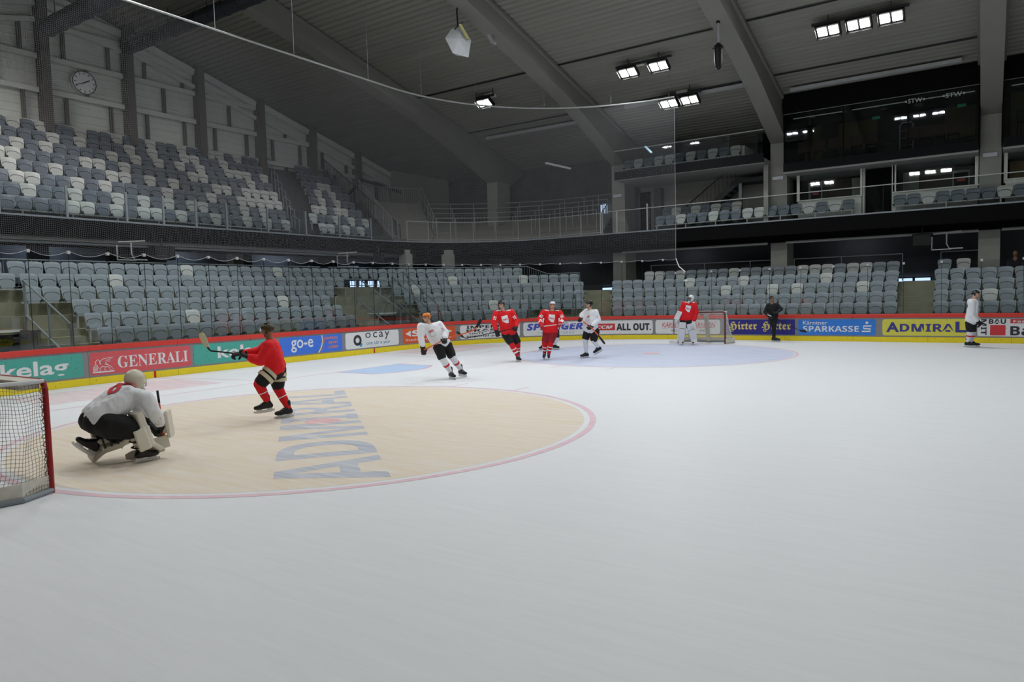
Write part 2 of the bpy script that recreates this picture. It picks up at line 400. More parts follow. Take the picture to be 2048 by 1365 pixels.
# roof: trapezoidal sheet, ribs along x -------------------------------
rb = MB(); prof = []
for sgn in (1,):
    y = -24.0
    while y < 22.2:
        prof += [(y, 0), (y + .13, 0), (y + .16, .05), (y + .25, .05)]; y += .28
nx = 2; vs = []; fs = []
for i, x in enumerate((-17.1, 40)):
    for y, dz in prof: vs.append((x, y, ZR(y) + dz))
m_ = len(prof)
fs = [(k, k + 1, m_ + k + 1, m_ + k) for k in range(m_ - 1)]
rb.add(vs, fs)
rb.add([(-17.1, -24, ZR(24) + .3), (40, -24, ZR(24) + .3), (40, 0, ZR(0) + .3), (-17.1, 0, ZR(0) + .3), (-17.1, 22.2, ZR(22.2) + .3), (40, 22.2, ZR(22.2) + .3)], [(0, 1, 2, 3), (3, 2, 5, 4)])
roof = struct(rb.build('ceiling', ROOFM))

# roof beams and columns ----------------------------------------------
bot = [(0, 13.95), (4, 13.1), (6, 12.62), (8, 12.12), (12.8, 10.95), (14.5, 10.4), (17, 9.45), (19.0, 8.65), (20.4, 8.6), (21.9, 9.4)]
for bx in (-8.75, -.75, 7.25, 15.25, 23.25, 31.25):
    b = MB()
    ys = [-y for y, z in reversed(bot[1:])] + [y for y, z in bot]; zs = [z for y, z in reversed(bot[1:])] + [z for y, z in bot]
    vs = []; fs = []
    for y, z in zip(ys, zs):
        zt = ZR(y) + .02
        vs += [(bx - .35, y, z), (bx + .35, y, z), (bx + .35, y, zt), (bx - .35, y, zt)]
    for i in range(len(ys) - 1):
        for k in range(4): fs.append((4 * i + k, 4 * i + (k + 1) % 4, 4 * i + 4 + (k + 1) % 4, 4 * i + 4 + k))
    fs += [(0, 1, 2, 3), tuple(4 * (len(ys) - 1) + k for k in (3, 2, 1, 0))]
    b.add(vs, fs)
    bo = struct(b.build('ceiling_beam', CONC_B))
    fl = MB()
    for sx in (-1, 1):
        for i in range(len(ys) - 1):
            if abs(ys[i]) < 20.2 and abs(ys[i + 1]) < 20.2: fl.bar((bx + sx * .4, ys[i], ZR(ys[i]) - .12), (bx + sx * .4, ys[i + 1], ZR(ys[i + 1]) - .12), .1, .14)
    fl.build('flange', CONC_B, bo)
    c = MB().lo((bx - .36, 19.0, 0), (bx + .36, 20.3, 8.66))
    co_ = struct(c.build('column', COLM))
    if bx < 0 and bx > -5 or bx > 5 and bx < 16:
        e = MB().lo((bx - .25, 18.9, 7.0), (bx + .22, 19.0, 7.15)); e = e.build('emergency_light', mat('lamp_box', (216, 220, 226), .4), None)
        tag(e, {-.75: 'white emergency light box on the concrete column left of the upper balcony', 7.25: 'white emergency light box on the column between balcony and glazed boxes', 15.25: 'white emergency light box on the rightmost concrete column'}[bx], 'emergency light')
    if bx > 15.3 or bx < -9: continue
for bx in (-8.75, 7.25): MB().lo((bx - .36, -20.3, 0), (bx + .36, -19.0, 8.66)).build('column', COLM)['kind'] = 'structure'

# lower terraces -------------------------------------------------------
def row_d(k): return 1.02 + .8 * k
def row_z(k): return .57 + .41 * k
LEFT_V = (-8.4, -5.95); CORN_V = (6.62, 7.9)
terr = None
for k in range(6):
    spans = [(-12.5, 14.6), (14.6, 36)] if k < 5 else [(-12.5, 13.4)]
    if k < 3:
        spans = [(-12.5, LEFT_V[0]), (LEFT_V[1], CORN_V[0]), (CORN_V[1], 36)]
    for a, b_ in spans:
        mb = MB(); sweep(mb, a, b_, rect(row_d(k), row_d(k) + (.8 if k < 5 else .85), row_z(k) - (.5 if k else .6), row_z(k)), step=.8)
        o = struct(mb.build('terrace', CONC))
        if k == 3:
            pass
    for a, b_ in ((LEFT_V, CORN_V) if k == 3 else ()):
        mb = MB(); sweep(mb, a, b_, rect(row_d(3) - .03, row_d(3) + .02, row_z(3) - .44, row_z(3) - .37)); struct(mb.build('lintel', WHITE))
# concourse floors behind
mb = MB(); sweep(mb, -12.5, 13.4, rect(row_d(6), 12, 2.4, 2.62)); struct(mb.build('floor', CONC_D))
mb = MB(); sweep(mb, 13.4, 36, rect(row_d(5), 7.95, 2.0, 2.21)); struct(mb.build('floor', CONC_D))
# side walls and dark rear of the two entrances through the stand
for (a, b_) in (LEFT_V, CORN_V):
    for s in (a, b_):
        mb = MB()
        for k in range(3):
            sweep(mb, s - .06, s + .06, rect(row_d(k), row_d(k + 1), 0, row_z(k) + .02))
        struct(mb.build('wall_entrance', CONC_D))
    mb = MB(); sweep(mb, a, b_, rect(row_d(3) + .9, row_d(3) + 1.0, 0, 2.2)); struct(mb.build('wall_entrance', DARK2))
# stairs
def stairs(name, s0, s1, k0, k1, label=None):
    st = thing(name, None, None, P((s0 + s1) / 2, 2), kind='structure')
    for k in range(k0, k1):
        mb = MB(); sweep(mb, s0, s1, rect(row_d(k) - .38, row_d(k) + .02, row_z(k) - .6, row_z(k) - .2), step=2); mb.build('step', CONC, st)
        mb = MB(); sweep(mb, s0, s1, rect(row_d(k) - .02, row_d(k) + .06, row_z(k) - .3, row_z(k) + .012), step=2); mb.build('step', CONC, st)
    return st
stairs('stairs', LEFT_V[1] + .06, -4.95, 0, 3); stairs('stairs', 5.25, CORN_V[0] - .06, 0, 4); stairs('stairs', CORN_V[1] + .06, 8.4, 0, 5)
stairs('stairs', 14.55, 15.6, 0, 5); stairs('stairs', 26.75, 27.95, 0, 5)

# upper deck -----------------------------------------------------------
def qsweep(mb, t0, t1, prof): return sweep(mb, t0, t1, prof, path=Q, vals=qvals(t0, t1))
mb = MB(); qsweep(mb, -13, 48, rect(0, .25, 4.4, 5.0)); struct(mb.build('deck_edge', DARK))
mb = MB(); qsweep(mb, -13, 48, rect(-.02, .06, 5.0, 5.06)); struct(mb.build('deck_trim', STEEL))
mb = MB(); qsweep(mb, -13, 48, rect(.25, 4.35, 4.62, 4.88)); struct(mb.build('deck', DARK2))
mb = MB(); qsweep(mb, -13, 48, rect(1.0, 1.35, 4.15, 4.62)); struct(mb.build('deck_beam', DARK))
struct(MB().lo((-17.1, 12, 4.5), (-13, 22, 4.86)).build('deck', DARK2))
# upper left terrace
for j in range(9):
    d = .5 + .78 * j - .42; z = 4.85 + .547 * j
    mb = MB(); mb.lo((-10.5 - d, -12, z - .6), (-10.5 - d - .8 if j < 8 else -17.0, 14.2 if j == 0 else 13.8, z)); struct(mb.build('terrace', CONC_D))
# upper corner terrace with standing steps
for j in range(4):
    mb = MB(); qsweep(mb, 15.0, 23.6, rect(1.0 + .7 * j, 1.0 + .7 * (j + 1), 4.8, 5.05 + .35 * (j + 1))); tr = struct(mb.build('terrace', CONC_B))
    mb = MB(); qsweep(mb, 15.0, 23.6, rect(.985 + .7 * j, 1.0 + .7 * j, 5.05 + .35 * j, 5.09 + .35 * j)); mb.build('joint', DARK, tr)  # dark strip standing in for the shadow line at each riser foot
mb = MB(); qsweep(mb, 15.0, 23.6, rect(3.8, 4.35, 4.8, 5.3)); struct(mb.build('terrace', CONC_D))
st = thing('stairs', None, None, Q(13.8, 2), kind='structure')
for j in range(12):
    mb = MB(); qsweep(mb, 12.9, 15.1, rect(.9 + .29 * j, 1.22 + .29 * j + (.6 if j == 11 else 0), 4.8, 5.05 + .215 * (j + 1))); mb.build('step', CONC_B, st)

# ================================================================== SEATS
ROWS = [
    ('left', 0, 1.5, 0.57, -4.7, 4.64, 19, []),
    ('left', 1, 2.3, 0.98, -4.65, 4.69, 19, [6]),
    ('left', 2, 3.1, 1.39, -4.6, 4.78, 19, [14]),
    ('left', 3, 3.9, 1.8, -5.55, 5.7, 23, []),
    ('left', 4, 4.7, 2.21, -8.35, 6.49, 31, [11]),
    ('left', 5, 5.5, 2.62, -8.35, 12.55, 51, [17, 25]),
    ('corner', 0, 1.5, 0.57, 8.58, 12.13, 9, []),
    ('corner', 1, 2.3, 0.98, 8.42, 14.38, 16, [7]),
    ('corner', 2, 3.1, 1.39, 8.25, 14.43, 18, []),
    ('corner', 3, 3.9, 1.8, 8.13, 14.44, 19, [2]),
    ('corner', 4, 4.7, 2.21, 7.99, 14.31, 20, [7, 14]),
    ('side', 0, 1.5, 0.57, 15.89, 26.55, 23, []),
    ('side', 1, 2.3, 0.98, 15.83, 26.47, 24, []),
    ('side', 2, 3.1, 1.39, 15.78, 26.41, 24, [10, 14, 16, 21]),
    ('side', 3, 3.9, 1.8, 15.73, 26.37, 25, [7, 12, 19]),
    ('side', 4, 4.7, 2.21, 16.72, 26.33, 22, [0, 1, 3, 8, 14, 15, 16, 18, 19]),
    ('bench', 0, 1.5, 0.57, 28.21, 31.25, 7, []),
    ('bench', 1, 2.3, 0.98, 28.17, 31.24, 7, [3]),
    ('bench', 2, 3.1, 1.39, 28.16, 31.24, 7, []),
    ('bench', 3, 3.9, 1.8, 28.11, 31.24, 7, []),
    ('bench', 4, 4.7, 2.21, 28.17, 28.82, 2, [1]),
    ('upper', 0, 7, 4.85, -7.35, 6.11, 28, [9, 10, 12, 14, 15, 17, 20, 23, 25, 27]),
    ('upper_corner', 0, 7, 4.85, 8.26, 11.21, 7, [0, 1, 3, 5]),
    ('upper', 1, 7.78, 5.4, -7.35, 6.54, 29, [3, 4, 7, 10, 13, 15, 17, 19, 20, 24, 26]),
    ('upper_corner', 1, 7.78, 5.4, 8.36, 11.83, 8, [0, 3, 5, 7]),
    ('upper', 2, 8.56, 5.94, -7.35, 6.96, 30, [7, 8, 11, 13, 18, 22, 25, 26, 27, 28, 29]),
    ('upper_corner', 2, 8.56, 5.94, 9.19, 12.09, 7, [0, 1, 3, 4]),
    ('upper', 3, 9.34, 6.49, -7.35, 7.34, 30, [1, 2, 4, 7, 10, 14, 15, 17, 19, 23, 24, 26, 27, 28, 29]),
    ('upper_corner', 3, 9.34, 6.49, 9.81, 12.38, 6, [1, 3]),
    ('upper', 4, 10.12, 7.04, -7.35, 7.68, 31, [3, 7, 8, 13, 14, 16, 22, 23, 28]),
    ('upper_corner', 4, 10.12, 7.04, 10.29, 12.72, 6, [1, 3]),
    ('upper', 5, 10.9, 7.58, -7.35, 8.02, 32, [2, 3, 6, 9, 11, 16, 18, 20, 22, 24, 27, 28, 29, 31]),
    ('upper_corner', 5, 10.9, 7.58, 10.7, 13.04, 6, [2, 3]),
    ('upper', 6, 11.68, 8.13, -7.35, 8.33, 32, [6, 8, 12, 14, 18, 20, 23, 24, 27]),
    ('upper_corner', 6, 11.68, 8.13, 11.14, 13.27, 5, []),
    ('upper', 7, 12.46, 8.68, -7.35, 8.64, 33, [1, 10, 12, 15, 18, 21, 24, 27, 28, 30]),
    ('upper_corner', 7, 12.46, 8.68, 11.52, 13.46, 5, []),
    ('mid', 0, 18.6, 4.95, 1.66, 10.21, 17, [2, 5, 8, 9, 13, 15]),
    ('mid', 1, 19.4, 5.4, 1.69, 5.2, 8, [1, 3, 5, 7]),
    ('mid_end', 0, 18.6, 4.95, 12.15, 17.25, 11, [2, 7]),
    ('balcony', 0, 18.6, 7.9, -0, 5.4, 11, [1, 3, 4, 6, 8, 10]),
]
def seat_meshes(c, suffix):
    b = MB(); nx, nz = 8, 6; vs = []; fs = []
    for side in (0, 1):
        for i in range(nz + 1):
            t = i / nz; z = .45 + .42 * t
            hw = .2 + .042 * math.sin(PI * min(1, t * 1.2) / 2)
            if t > .8: hw = hw - .03 * ((t - .8) / .2) ** 3
            for j in range(nx + 1):
                u = -1 + 2 * j / nx; x = u * hw
                zz = z - (.035 * abs(u) ** 5 if t > .95 else 0)
                y = .09 * t + .02 + .035 * (1 - u * u) + (.03 if side else 0)
                if t > .95: y += .015
                vs.append((x, y, zz))
    n = (nx + 1) * (nz + 1)
    for i in range(nz):
        for j in range(nx):
            a = i * (nx + 1) + j; fs += [(a, a + 1, a + nx + 2, a + nx + 1), (n + a, n + a + nx + 1, n + a + nx + 2, n + a + 1)]
    for i in range(nz):
        a = i * (nx + 1); e = a + nx; fs += [(a, a + nx + 1, n + a + nx + 1, n + a), (e, n + e, n + e + nx + 1, e + nx + 1)]
    for j in range(nx):
        a = nz * (nx + 1) + j; fs += [(a, a + 1, n + a + 1, n + a), (j, n + j, n + j + 1, j + 1)]
    b.add(vs, fs)
    back = b
    b = MB(); prof = []
    for k in range(13):
        a = PI * k / 12; prof.append((.19 * math.cos(a) * (1 if k not in (0, 12) else 1), .60 + .085 * math.sin(a) ** .8))
    prof = [(.178, .44)] + prof + [(-.178, .44)]
    m = len(prof); vs = [(x, .07 + (z - .44) * .16, z) for x, z in prof] + [(x, .025 + (z - .44) * .14, z - .006) for x, z in prof]
    fs = [tuple(range(m)), tuple(reversed(range(m, 2 * m)))] + [(i, (i + 1) % m, m + (i + 1) % m, m + i) for i in range(m)]
    b.add(vs, fs)
    b.box((0, .03, .43), (.3, .06, .03))
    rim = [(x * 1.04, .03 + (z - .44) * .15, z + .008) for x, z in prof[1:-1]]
    b.tube(rim, .009, 4, mi=1); pan = b  # dark arch bead imitating the shadow above the folded pan
    b = MB()
    for sx in (-1, 1):
        b.bar((sx * .2, .05, .42), (sx * .235, -.1, .47), .03, .05); b.bar((sx * .2, .08, .40), (sx * .16, -.02, .38), .04, .04)
    b.bar((-.2, .06, .405), (.2, .06, .405), .025, .03)
    br = b
    return back, pan, br
PARTS = {}
for key, mm in (('g', SEAT_G), ('w', SEAT_W), ('d', SEAT_D)):
    bk, pn, br = seat_meshes(mm, key)
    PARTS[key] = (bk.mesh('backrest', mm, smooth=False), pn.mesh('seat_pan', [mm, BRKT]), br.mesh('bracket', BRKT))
    RAW = (bk, pn, br)
WHERE = {'left': 'lower left stand', 'corner': 'lower corner stand', 'side': 'lower stand behind far goal',
         'bench': 'lower stand at far right', 'upper': 'upper end stand', 'upper_corner': 'upper end stand beyond aisle',
         'mid': 'upper side stand', 'mid_end': 'upper side stand at right', 'balcony': 'small top balcony'}
ORD = ['first', 'second', 'third', 'fourth', 'fifth', 'sixth', 'seventh', 'eighth', 'ninth', 'tenth', 'eleventh', 'twelfth', 'thirteenth', 'fourteenth', 'fifteenth', 'sixteenth', 'seventeenth',
       'eighteenth', 'nineteenth', 'twentieth', '21st', '22nd', '23rd', '24th', '25th', '26th', '27th', '28th', '29th', '30th', '31st', '32nd', '33rd'] + ['%dth' % k for k in range(34, 80)]
SEATS = []
def along(s0, s1, d, t):
    """board coordinate at the fraction t of the real length of a row that lies d behind the boards"""
    k = 1 + d / RR
    def ln(s): return s if s < SE else SE + (s - SE) * k if s < SA else SE + (SA - SE) * k + s - SA
    x = ln(s0) + (ln(s1) - ln(s0)) * t
    return x if x < SE else SE + (x - SE) / k if x < SE + (SA - SE) * k else SA + x - SE - (SA - SE) * k
for bank, row, d, zf, s0, s1, n, whites in ROWS:
    seen = 0
    for i in range(n):
        c = 'w' if i in whites else 'g'
        s = along(s0, s1, d, i / max(1, n - 1)) if bank in ('left', 'corner', 'side', 'bench') else s0 + (s1 - s0) * i / max(1, n - 1)
        if bank in ('left', 'corner', 'side', 'bench'): p = P(s, d, zf); h = heading(s)
        elif bank in ('upper', 'upper_corner'): p = Vector((-4 - d, s, zf)); h = PI
        else: p = Vector((s, d, zf)); h = PI / 2
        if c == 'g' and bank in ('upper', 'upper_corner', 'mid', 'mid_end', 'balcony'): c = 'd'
        dist = (p - CAM).length; fwd = (p - CAM).normalized().dot(_f)
        x = (p - CAM).dot(_r2) / max(.1, (p - CAM).dot(_f)) * FPX
        vis = abs(x) < 1030 and (p - CAM).dot(_f) > 0
        SEATS.append((dist if vis else 999, bank, row, seen, p, h, c))
        seen += 1 if vis else 0
order = sorted(range(len(SEATS)), key=lambda k: SEATS[k][0])
single = set(order[:300])
rest = {'g': [MB(), MB(), MB()], 'w': [MB(), MB(), MB()], 'd': [MB(), MB(), MB()]}
allrest = MB()
for k, (dist, bank, row, i, p, h, c) in enumerate(SEATS):
    rz = h - PI / 2                      # local -y faces the rink
    if k in single:
        o = bpy.data.objects.new('stadium_seat', None); COL.objects.link(o); o.location = p; o.rotation_euler = (0, 0, rz); o.empty_display_size = .1
        colr = {'g': 'grey', 'w': 'white', 'd': 'dark grey'}[c]
        o['label'] = '%s folding seat, %s from left in %s row up, %s' % (colr, ORD[i], ORD[row], WHERE[bank]); o['category'] = 'seat'; o['group'] = 'folding seats of the ' + WHERE[bank]
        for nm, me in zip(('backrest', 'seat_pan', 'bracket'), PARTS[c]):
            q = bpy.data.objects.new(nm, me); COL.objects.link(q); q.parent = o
    else:
        ca, sa = math.cos(rz), math.sin(rz)
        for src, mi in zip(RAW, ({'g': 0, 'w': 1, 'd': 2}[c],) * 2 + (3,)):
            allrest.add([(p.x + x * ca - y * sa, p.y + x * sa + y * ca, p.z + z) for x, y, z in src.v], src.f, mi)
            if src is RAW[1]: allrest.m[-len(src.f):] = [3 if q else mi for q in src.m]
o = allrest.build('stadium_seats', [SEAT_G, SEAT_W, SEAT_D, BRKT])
tag(o, 'the farther rows of grey and white folding stadium seats in the stands', 'seats', kind='stuff')
# steel beam that carries each row
for bank, row, d, zf, s0, s1, nseat, whites in ROWS:
    mb = MB(); a, b_ = s0 - .25, s1 + .25
    if bank in ('left', 'corner', 'side', 'bench'):
        sweep(mb, a, b_, rect(d - .02, d + .04, zf + .36, zf + .41)); f = lambda s, dd, z: P(s, dd, z)
    elif bank in ('upper', 'upper_corner'):
        mb.lo((-4 - d - .04, a, zf + .36), (-4 - d + .02, b_, zf + .41)); f = lambda s, dd, z: Vector((-4 - dd, s, z))
    else:
        mb.lo((a, d - .02, zf + .36), (b_, d + .04, zf + .41)); f = lambda s, dd, z: Vector((s, dd, z))
    n = max(2, int((b_ - a) / 1.5))
    ob = thing('seat_beam', 'light steel beam with stub legs under row %s up, %s' % (ORD[row], WHERE[bank]), 'beam', f(a, d, zf), 'steel beams under the seat rows')
    mb.build('beam', RAILM, ob)
    for i in range(n + 1):
        s = a + .1 + (b_ - a - .2) * i / n; p = f(s, d + .01, 0)
        MB().lo((p.x - .025, p.y - .025, zf), (p.x + .025, p.y + .025, zf + .36)).build('leg', RAILM, ob)

# ================================================================== RINK BOARDS
boards = thing('rink_boards', 'grey rink boards with red cap rail, yellow kick plate and printed adverts', 'boards', (-4, 0, 0))
BH = 1.02
S0, S1 = -20.5, 46.0
edges = [S0 + 2.42 * k for k in range(int((S1 - S0) / 2.42) + 1)]
for a, b_ in zip(edges, edges[1:]):
    if a < -26: pass
    mb = MB(); sweep(mb, a + .004, b_ - .004, rect(0, .1, .17, .895)); mb.build('board_panel', BGREY, boards)
    mb = MB(); sweep(mb, a + .003, b_ - .003, rect(-.012, .08, 0, .185)); mb.build('kick_plate', BYEL, boards)
    mb = MB(); sweep(mb, a + .002, b_ - .002, [(-.03, .885), (.12, .885), (.12, 1.0), (.09, BH), (0, BH), (-.03, 1.0)]); mb.build('cap_rail', BRED, boards)
for s in (-4.25, 4.25, 14.83):
    mb = MB(); sweep(mb, s - .03, s + .03, rect(-.018, 0, 0.005, .187)); mb.build('goal_line_mark', MRED, boards)
def bpanel(s0, s1, z0, z1, m, parent, r=.07, d=-.004, name='advert'):
    ss = svals(s0, s1, .3); xs = sorted(set(ss + [s0 + r * k / 5 for k in range(6)] + [s1 - r * k / 5 for k in range(6)]))
    vs = []; fs = []
    for s in xs:
        e = min(s - s0, s1 - s); q = 0 if e >= r else r - math.sqrt(max(0, r * r - (r - e) ** 2))
        vs += [P(s, d, z0 + q), P(s, d, z1 - q)]
    for i in range(len(xs) - 1): fs.append((2 * i, 2 * i + 2, 2 * i + 3, 2 * i + 1))
    return MB().add(vs, fs).build(name, m, parent)
def btext(body, s0, s1, z0, z1, m, parent, bold=0, shear=0, spacing=1, d=-.008, rot=None, name='lettering'):
    v, f, _ = text_mesh(body, bold, shear, spacing)
    if rot == 'cw': v = [(y, 1 - x) for x, y in v]
    return MB().add([P(s0 + (s1 - s0) * x, d, z0 + (z1 - z0) * y) for x, y in v], f).build(name, m, parent)
def bpoly(pts, m, parent, d=-.009, name='logo'):
    return MB().add([P(s, d, z) for s, z in pts], [tuple(range(len(pts)))]).build(name, m, parent)
def bring(s, z, r0, r1, m, parent, n=28, d=-.008, sy=1):
    vs = []; fs = []
    for k in range(n):
        a = 2 * PI * k / n; vs += [P(s + r0 * math.cos(a), d, z + r0 * sy * math.sin(a)), P(s + r1 * math.cos(a), d, z + r1 * sy * math.sin(a))]
    for k in range(n):
        q = (k + 1) % n; fs.append((2 * k, 2 * k + 1, 2 * q + 1, 2 * q) if r0 > 0 else (2 * k, 2 * k + 1, 2 * q + 1))
    return MB().add(vs, fs).build('logo', m, parent)
def bpath(pts, w, m, parent, d=-.009):
    vs = []; fs = []; n = len(pts)
    for i, (s, z) in enumerate(pts):
        a = pts[max(i - 1, 0)]; b = pts[min(i + 1, n - 1)]; dx, dz = b[0] - a[0], b[1] - a[1]; L = math.hypot(dx, dz) or 1
        vs += [P(s - dz / L * w / 2, d, z + dx / L * w / 2), P(s + dz / L * w / 2, d, z - dx / L * w / 2)]
        if i: fs.append((2 * i - 2, 2 * i - 1, 2 * i + 1, 2 * i))
    return MB().add(vs, fs).build('logo', m, parent)
pr = lambda n, c: mat('print_' + n, c, .45, var=.07, scale=8, specks=.5)
PW = pr('white', (226, 228, 230)); PT = pr('teal', (78, 170, 156)); PRD = pr('crimson', (214, 92, 98)); PBL = pr('blue', (66, 120, 224)); PDK = pr('charcoal', (52, 52, 56))
POR = pr('orange', (220, 92, 48)); PNV = pr('navy', (48, 48, 138)); PSK = pr('sky_blue', (52, 128, 222)); PYL = pr('yellow', (220, 214, 84)); PIN = pr('indigo', (62, 62, 140)); PCY = pr('cyan', (60, 150, 180)); PGD = pr('gold', (226, 206, 120)); PBR = pr('red', (206, 58, 62)); PGY = pr('grey', (170, 172, 178)); PLO = pr('light_orange', (232, 140, 96)); PRB = pr('royal_blue', (74, 84, 184))
Z0, Z1 = .235, .83
def ad(s0, s1, m, r=.07): return bpanel(s0, s1, Z0, Z1, m, boards, r)
for a, b_ in ((-8.9, -6.12), (-3.06, -.3)):
    A = ad(a, b_, PT)
    w = b_ - a; btext('kelag', a + .28 * w, a + .87 * w, Z0 + .03, Z1 - .1, PW, A, .02)
A = ad(-5.95, -3.16, PRD); btext(bserif('GENERALI'), -5.24, -3.25, .37, .69, PW, A, 0)
# winged lion emblem in outline
lz = lambda pts: [(-5.92 + x * .58, .30 + z * .42) for x, z in pts]
bpath(lz([(.05, .02), (1.0, .02)]), .035, PW, A)
bpath(lz([(.08, .1), (.08, .38), (.24, .38), (.24, .1), (.08, .1)]), .014, PW, A); bpath(lz([(.1, .24), (.22, .24)]), .02, PW, A); bpath(lz([(.1, .31), (.22, .31)]), .015, PW, A); bpath(lz([(.1, .17), (.22, .17)]), .015, PW, A)
bpath(lz([(.24, .15), (.3, .3), (.26, .42), (.2, .5), (.2, .7), (.28, .8), (.36, .74), (.38, .55), (.44, .5)]), .016, PW, A)
bpath(lz([(.38, .5), (.42, .74), (.56, .84), (.98, .9), (.82, .78), (.6, .74), (.86, .66), (.6, .6), (.72, .52), (.56, .5)]), .016, PW, A)
bpath(lz([(.3, .1), (.4, .1), (.36, .22), (.46, .36), (.6, .34), (.56, .12), (.66, .12)]), .016, PW, A)
bpath(lz([(.56, .5), (.74, .44), (.86, .3), (.96, .14), (.8, .12), (.78, .26), (.7, .34), (.62, .3)]), .016, PW, A)
bpath(lz([(.12, .42), (.16, .48), (.22, .46)]), .014, PW, A)
A = ad(-.03, 2.68, PBL, .03); btext('go-e', .42, 1.36, .32, .74, PW, A, .012)
for i, (dx, m) in enumerate(((0, PYL), (.03, PW), (.06, PSK), (.09, POR))):
    bpath([(1.72 + dx, Z1 - .0), (1.76 + dx, .62), (1.68 + dx, .4), (1.56 + dx, Z0)], .025, m, A)
for i, t in enumerate(('EINFACH', 'SMART', 'LADEN')): btext(bsans(t), 2.46 - .085 * len(t), 2.46, .67 - .16 * i, .76 - .16 * i, PLO, A, .01)
A = ad(2.83, 5.62, PW, .09)
bring(3.42, .54, .1, .2, PDK, A); bring(3.58, .37, 0, .075, PCY, A)
btext('ocay', 3.82, 5.1, .5, .8, PDK, A, .0, spacing=1.25); btext('one car a year', 3.85, 5.15, .3, .43, PCY, A)
A = ad(5.85, 8.6, POR, .05)
bpath([(6.28, .52), (6.28, .72)], .03, PW, A); bpoly([(6.0, .62), (6.28, .5), (6.28, .75)], PW, A); btext(bsans('STW'), 6.36, 8.0, .5, .75, PW, A, .02)
bpoly([(8.1, .75), (8.1, .5), (8.45, .62)], PW, A); btext('Stadtwerke Sport', 6.0, 8.4, .3, .42, PW, A, .01, spacing=1.1)
A = ad(8.84, 11.66, PW, .09)
btext(bsans('IMPERIAL'), 9.15, 11.3, .67, .8, PDK, A, .01); btext(bsans('PRASSL'), 9.15, 11.2, .52, .64, PDK, A, .01); btext(bsans('TINTE - TONER'), 9.25, 11.1, .42, .49, PDK, A)
btext(bsans('imperial-prassl.at'), 9.15, 11.45, .27, .39, PDK, A)
A = ad(11.82, 14.65, PW, .09); btext(bital('SPRINGER'), 11.98, 14.5, .47, .78, PRB, A, .03); btext('reisen erleben', 12.5, 14.1, .3, .42, PGY, A, spacing=1.4)
A = ad(14.82, 17.58, PW, .09); bpanel(15.0, 15.92, .4, .7, PBR, A, .01, -.007, 'logo'); btext(bital('CCM'), 15.1, 15.82, .47, .62, PW, A, .02, d=-.012); btext(bsans('ALL OUT.'), 15.98, 17.5, .38, .7, PDK, A, .03)
A = ad(17.7, 20.5, PW, .09)
for a in (18.0, 19.25): btext('KÄRNTEN', a, a + 1.05, .52, .76, PBR, A, .0, .15); bpath([(a, .47), (a + .5, .5), (a + 1.0, .5)], .016, PBR, A); btext('SPORT', a + .38, a + .85, .33, .42, PDK, A, 0, .15)
A = ad(20.72, 23.43, PNV, .03)
for a in (20.86, 22.16): btext(fraktur('Hirter'), a, a + 1.12, .34, .76, PGD, A, .01)
A = ad(23.55, 26.24, PSK, .05); btext('Kärntner', 23.72, 24.6, .63, .78, PW, A, .01); btext(bsans('SPARKASSE'), 23.72, 25.68, .36, .58, PW, A)
bring(25.95, .7, 0, .05, PW, A)
bpath([(26.1, .58), (25.84, .58), (25.84, .49), (26.06, .47), (26.06, .38), (25.78, .38)], .055, PW, A)
A = ad(26.46, 29.26, PYL, .09); btext('A', 26.58, 27.0, .36, .72, PIN, A, .04); btext(bsans('DMIRA'), 27.02, 28.68, .38, .66, PIN, A, .01); btext('L', 28.72, 29.05, .36, .74, PIN, A, .04)
A = ad(29.36, 32.1, PW, .05); btext(bsans('BAU'), 29.68, 30.16, .66, .82, PDK, A, .01); btext(bsans('MIT'), 29.46, 29.62, .28, .82, PDK, A, .01, rot='cw'); bpoly([(29.72, .27), (30.15, .27), (30.15, .62), (29.72, .62)], PBR, A)
bpoly([(30.28, .68), (31.6, .68), (31.6, .82), (30.28, .82)], PBR, A, -.008); btext(bsans('Fassaden'), 30.36, 31.3, .7, .79, PW, A, d=-.012); btext(bsans('Baumit'), 30.28, 32.0, .27, .6, PDK, A, .01)

# ================================================================== GLASS ABOVE THE BOARDS
gl = thing('rink_glass', 'clear protective glass panes standing on the red cap rail of the boards', 'glass', (-4, 0, 1.0))
CLIP = mat('clip', (196, 198, 200), .4, .3); JOINT = mat('glass_joint', (24, 28, 28), .3)
js = [-12.1 + .97 * k for k in range(int((SE + 12.1) / .97) + 1)]
js = [s for s in js if s < 5.3]; js += [5.45 + .9 * k for k in range(0, 15)]; js = sorted(js); js = [s for s in js if s < 18.3] + [18.6]
far = [18.6] + [20.14 + 1.164 * k - (0) for k in range(-1, 13)]
def pane_run(joints, top):
    for a, b_ in zip(joints, joints[1:]):
        mb = MB(); sweep(mb, a + .004, b_ - .004, rect(.042, .054, BH - .02, top), step=.5); mb.build('glass_pane', GLASS, gl)
        q = MB(); p = P(a, .048, 0); q.lo((p.x - .006, p.y - .006, BH), (p.x + .006, p.y + .006, top)); q.build('joint', JOINT, gl)
        q = MB(); q.box((p.x, p.y, top), (.07, .07, .08), heading(a)); q.build('clip', CLIP, gl)
pane_run(js, 3.4); pane_run(far, 2.83)

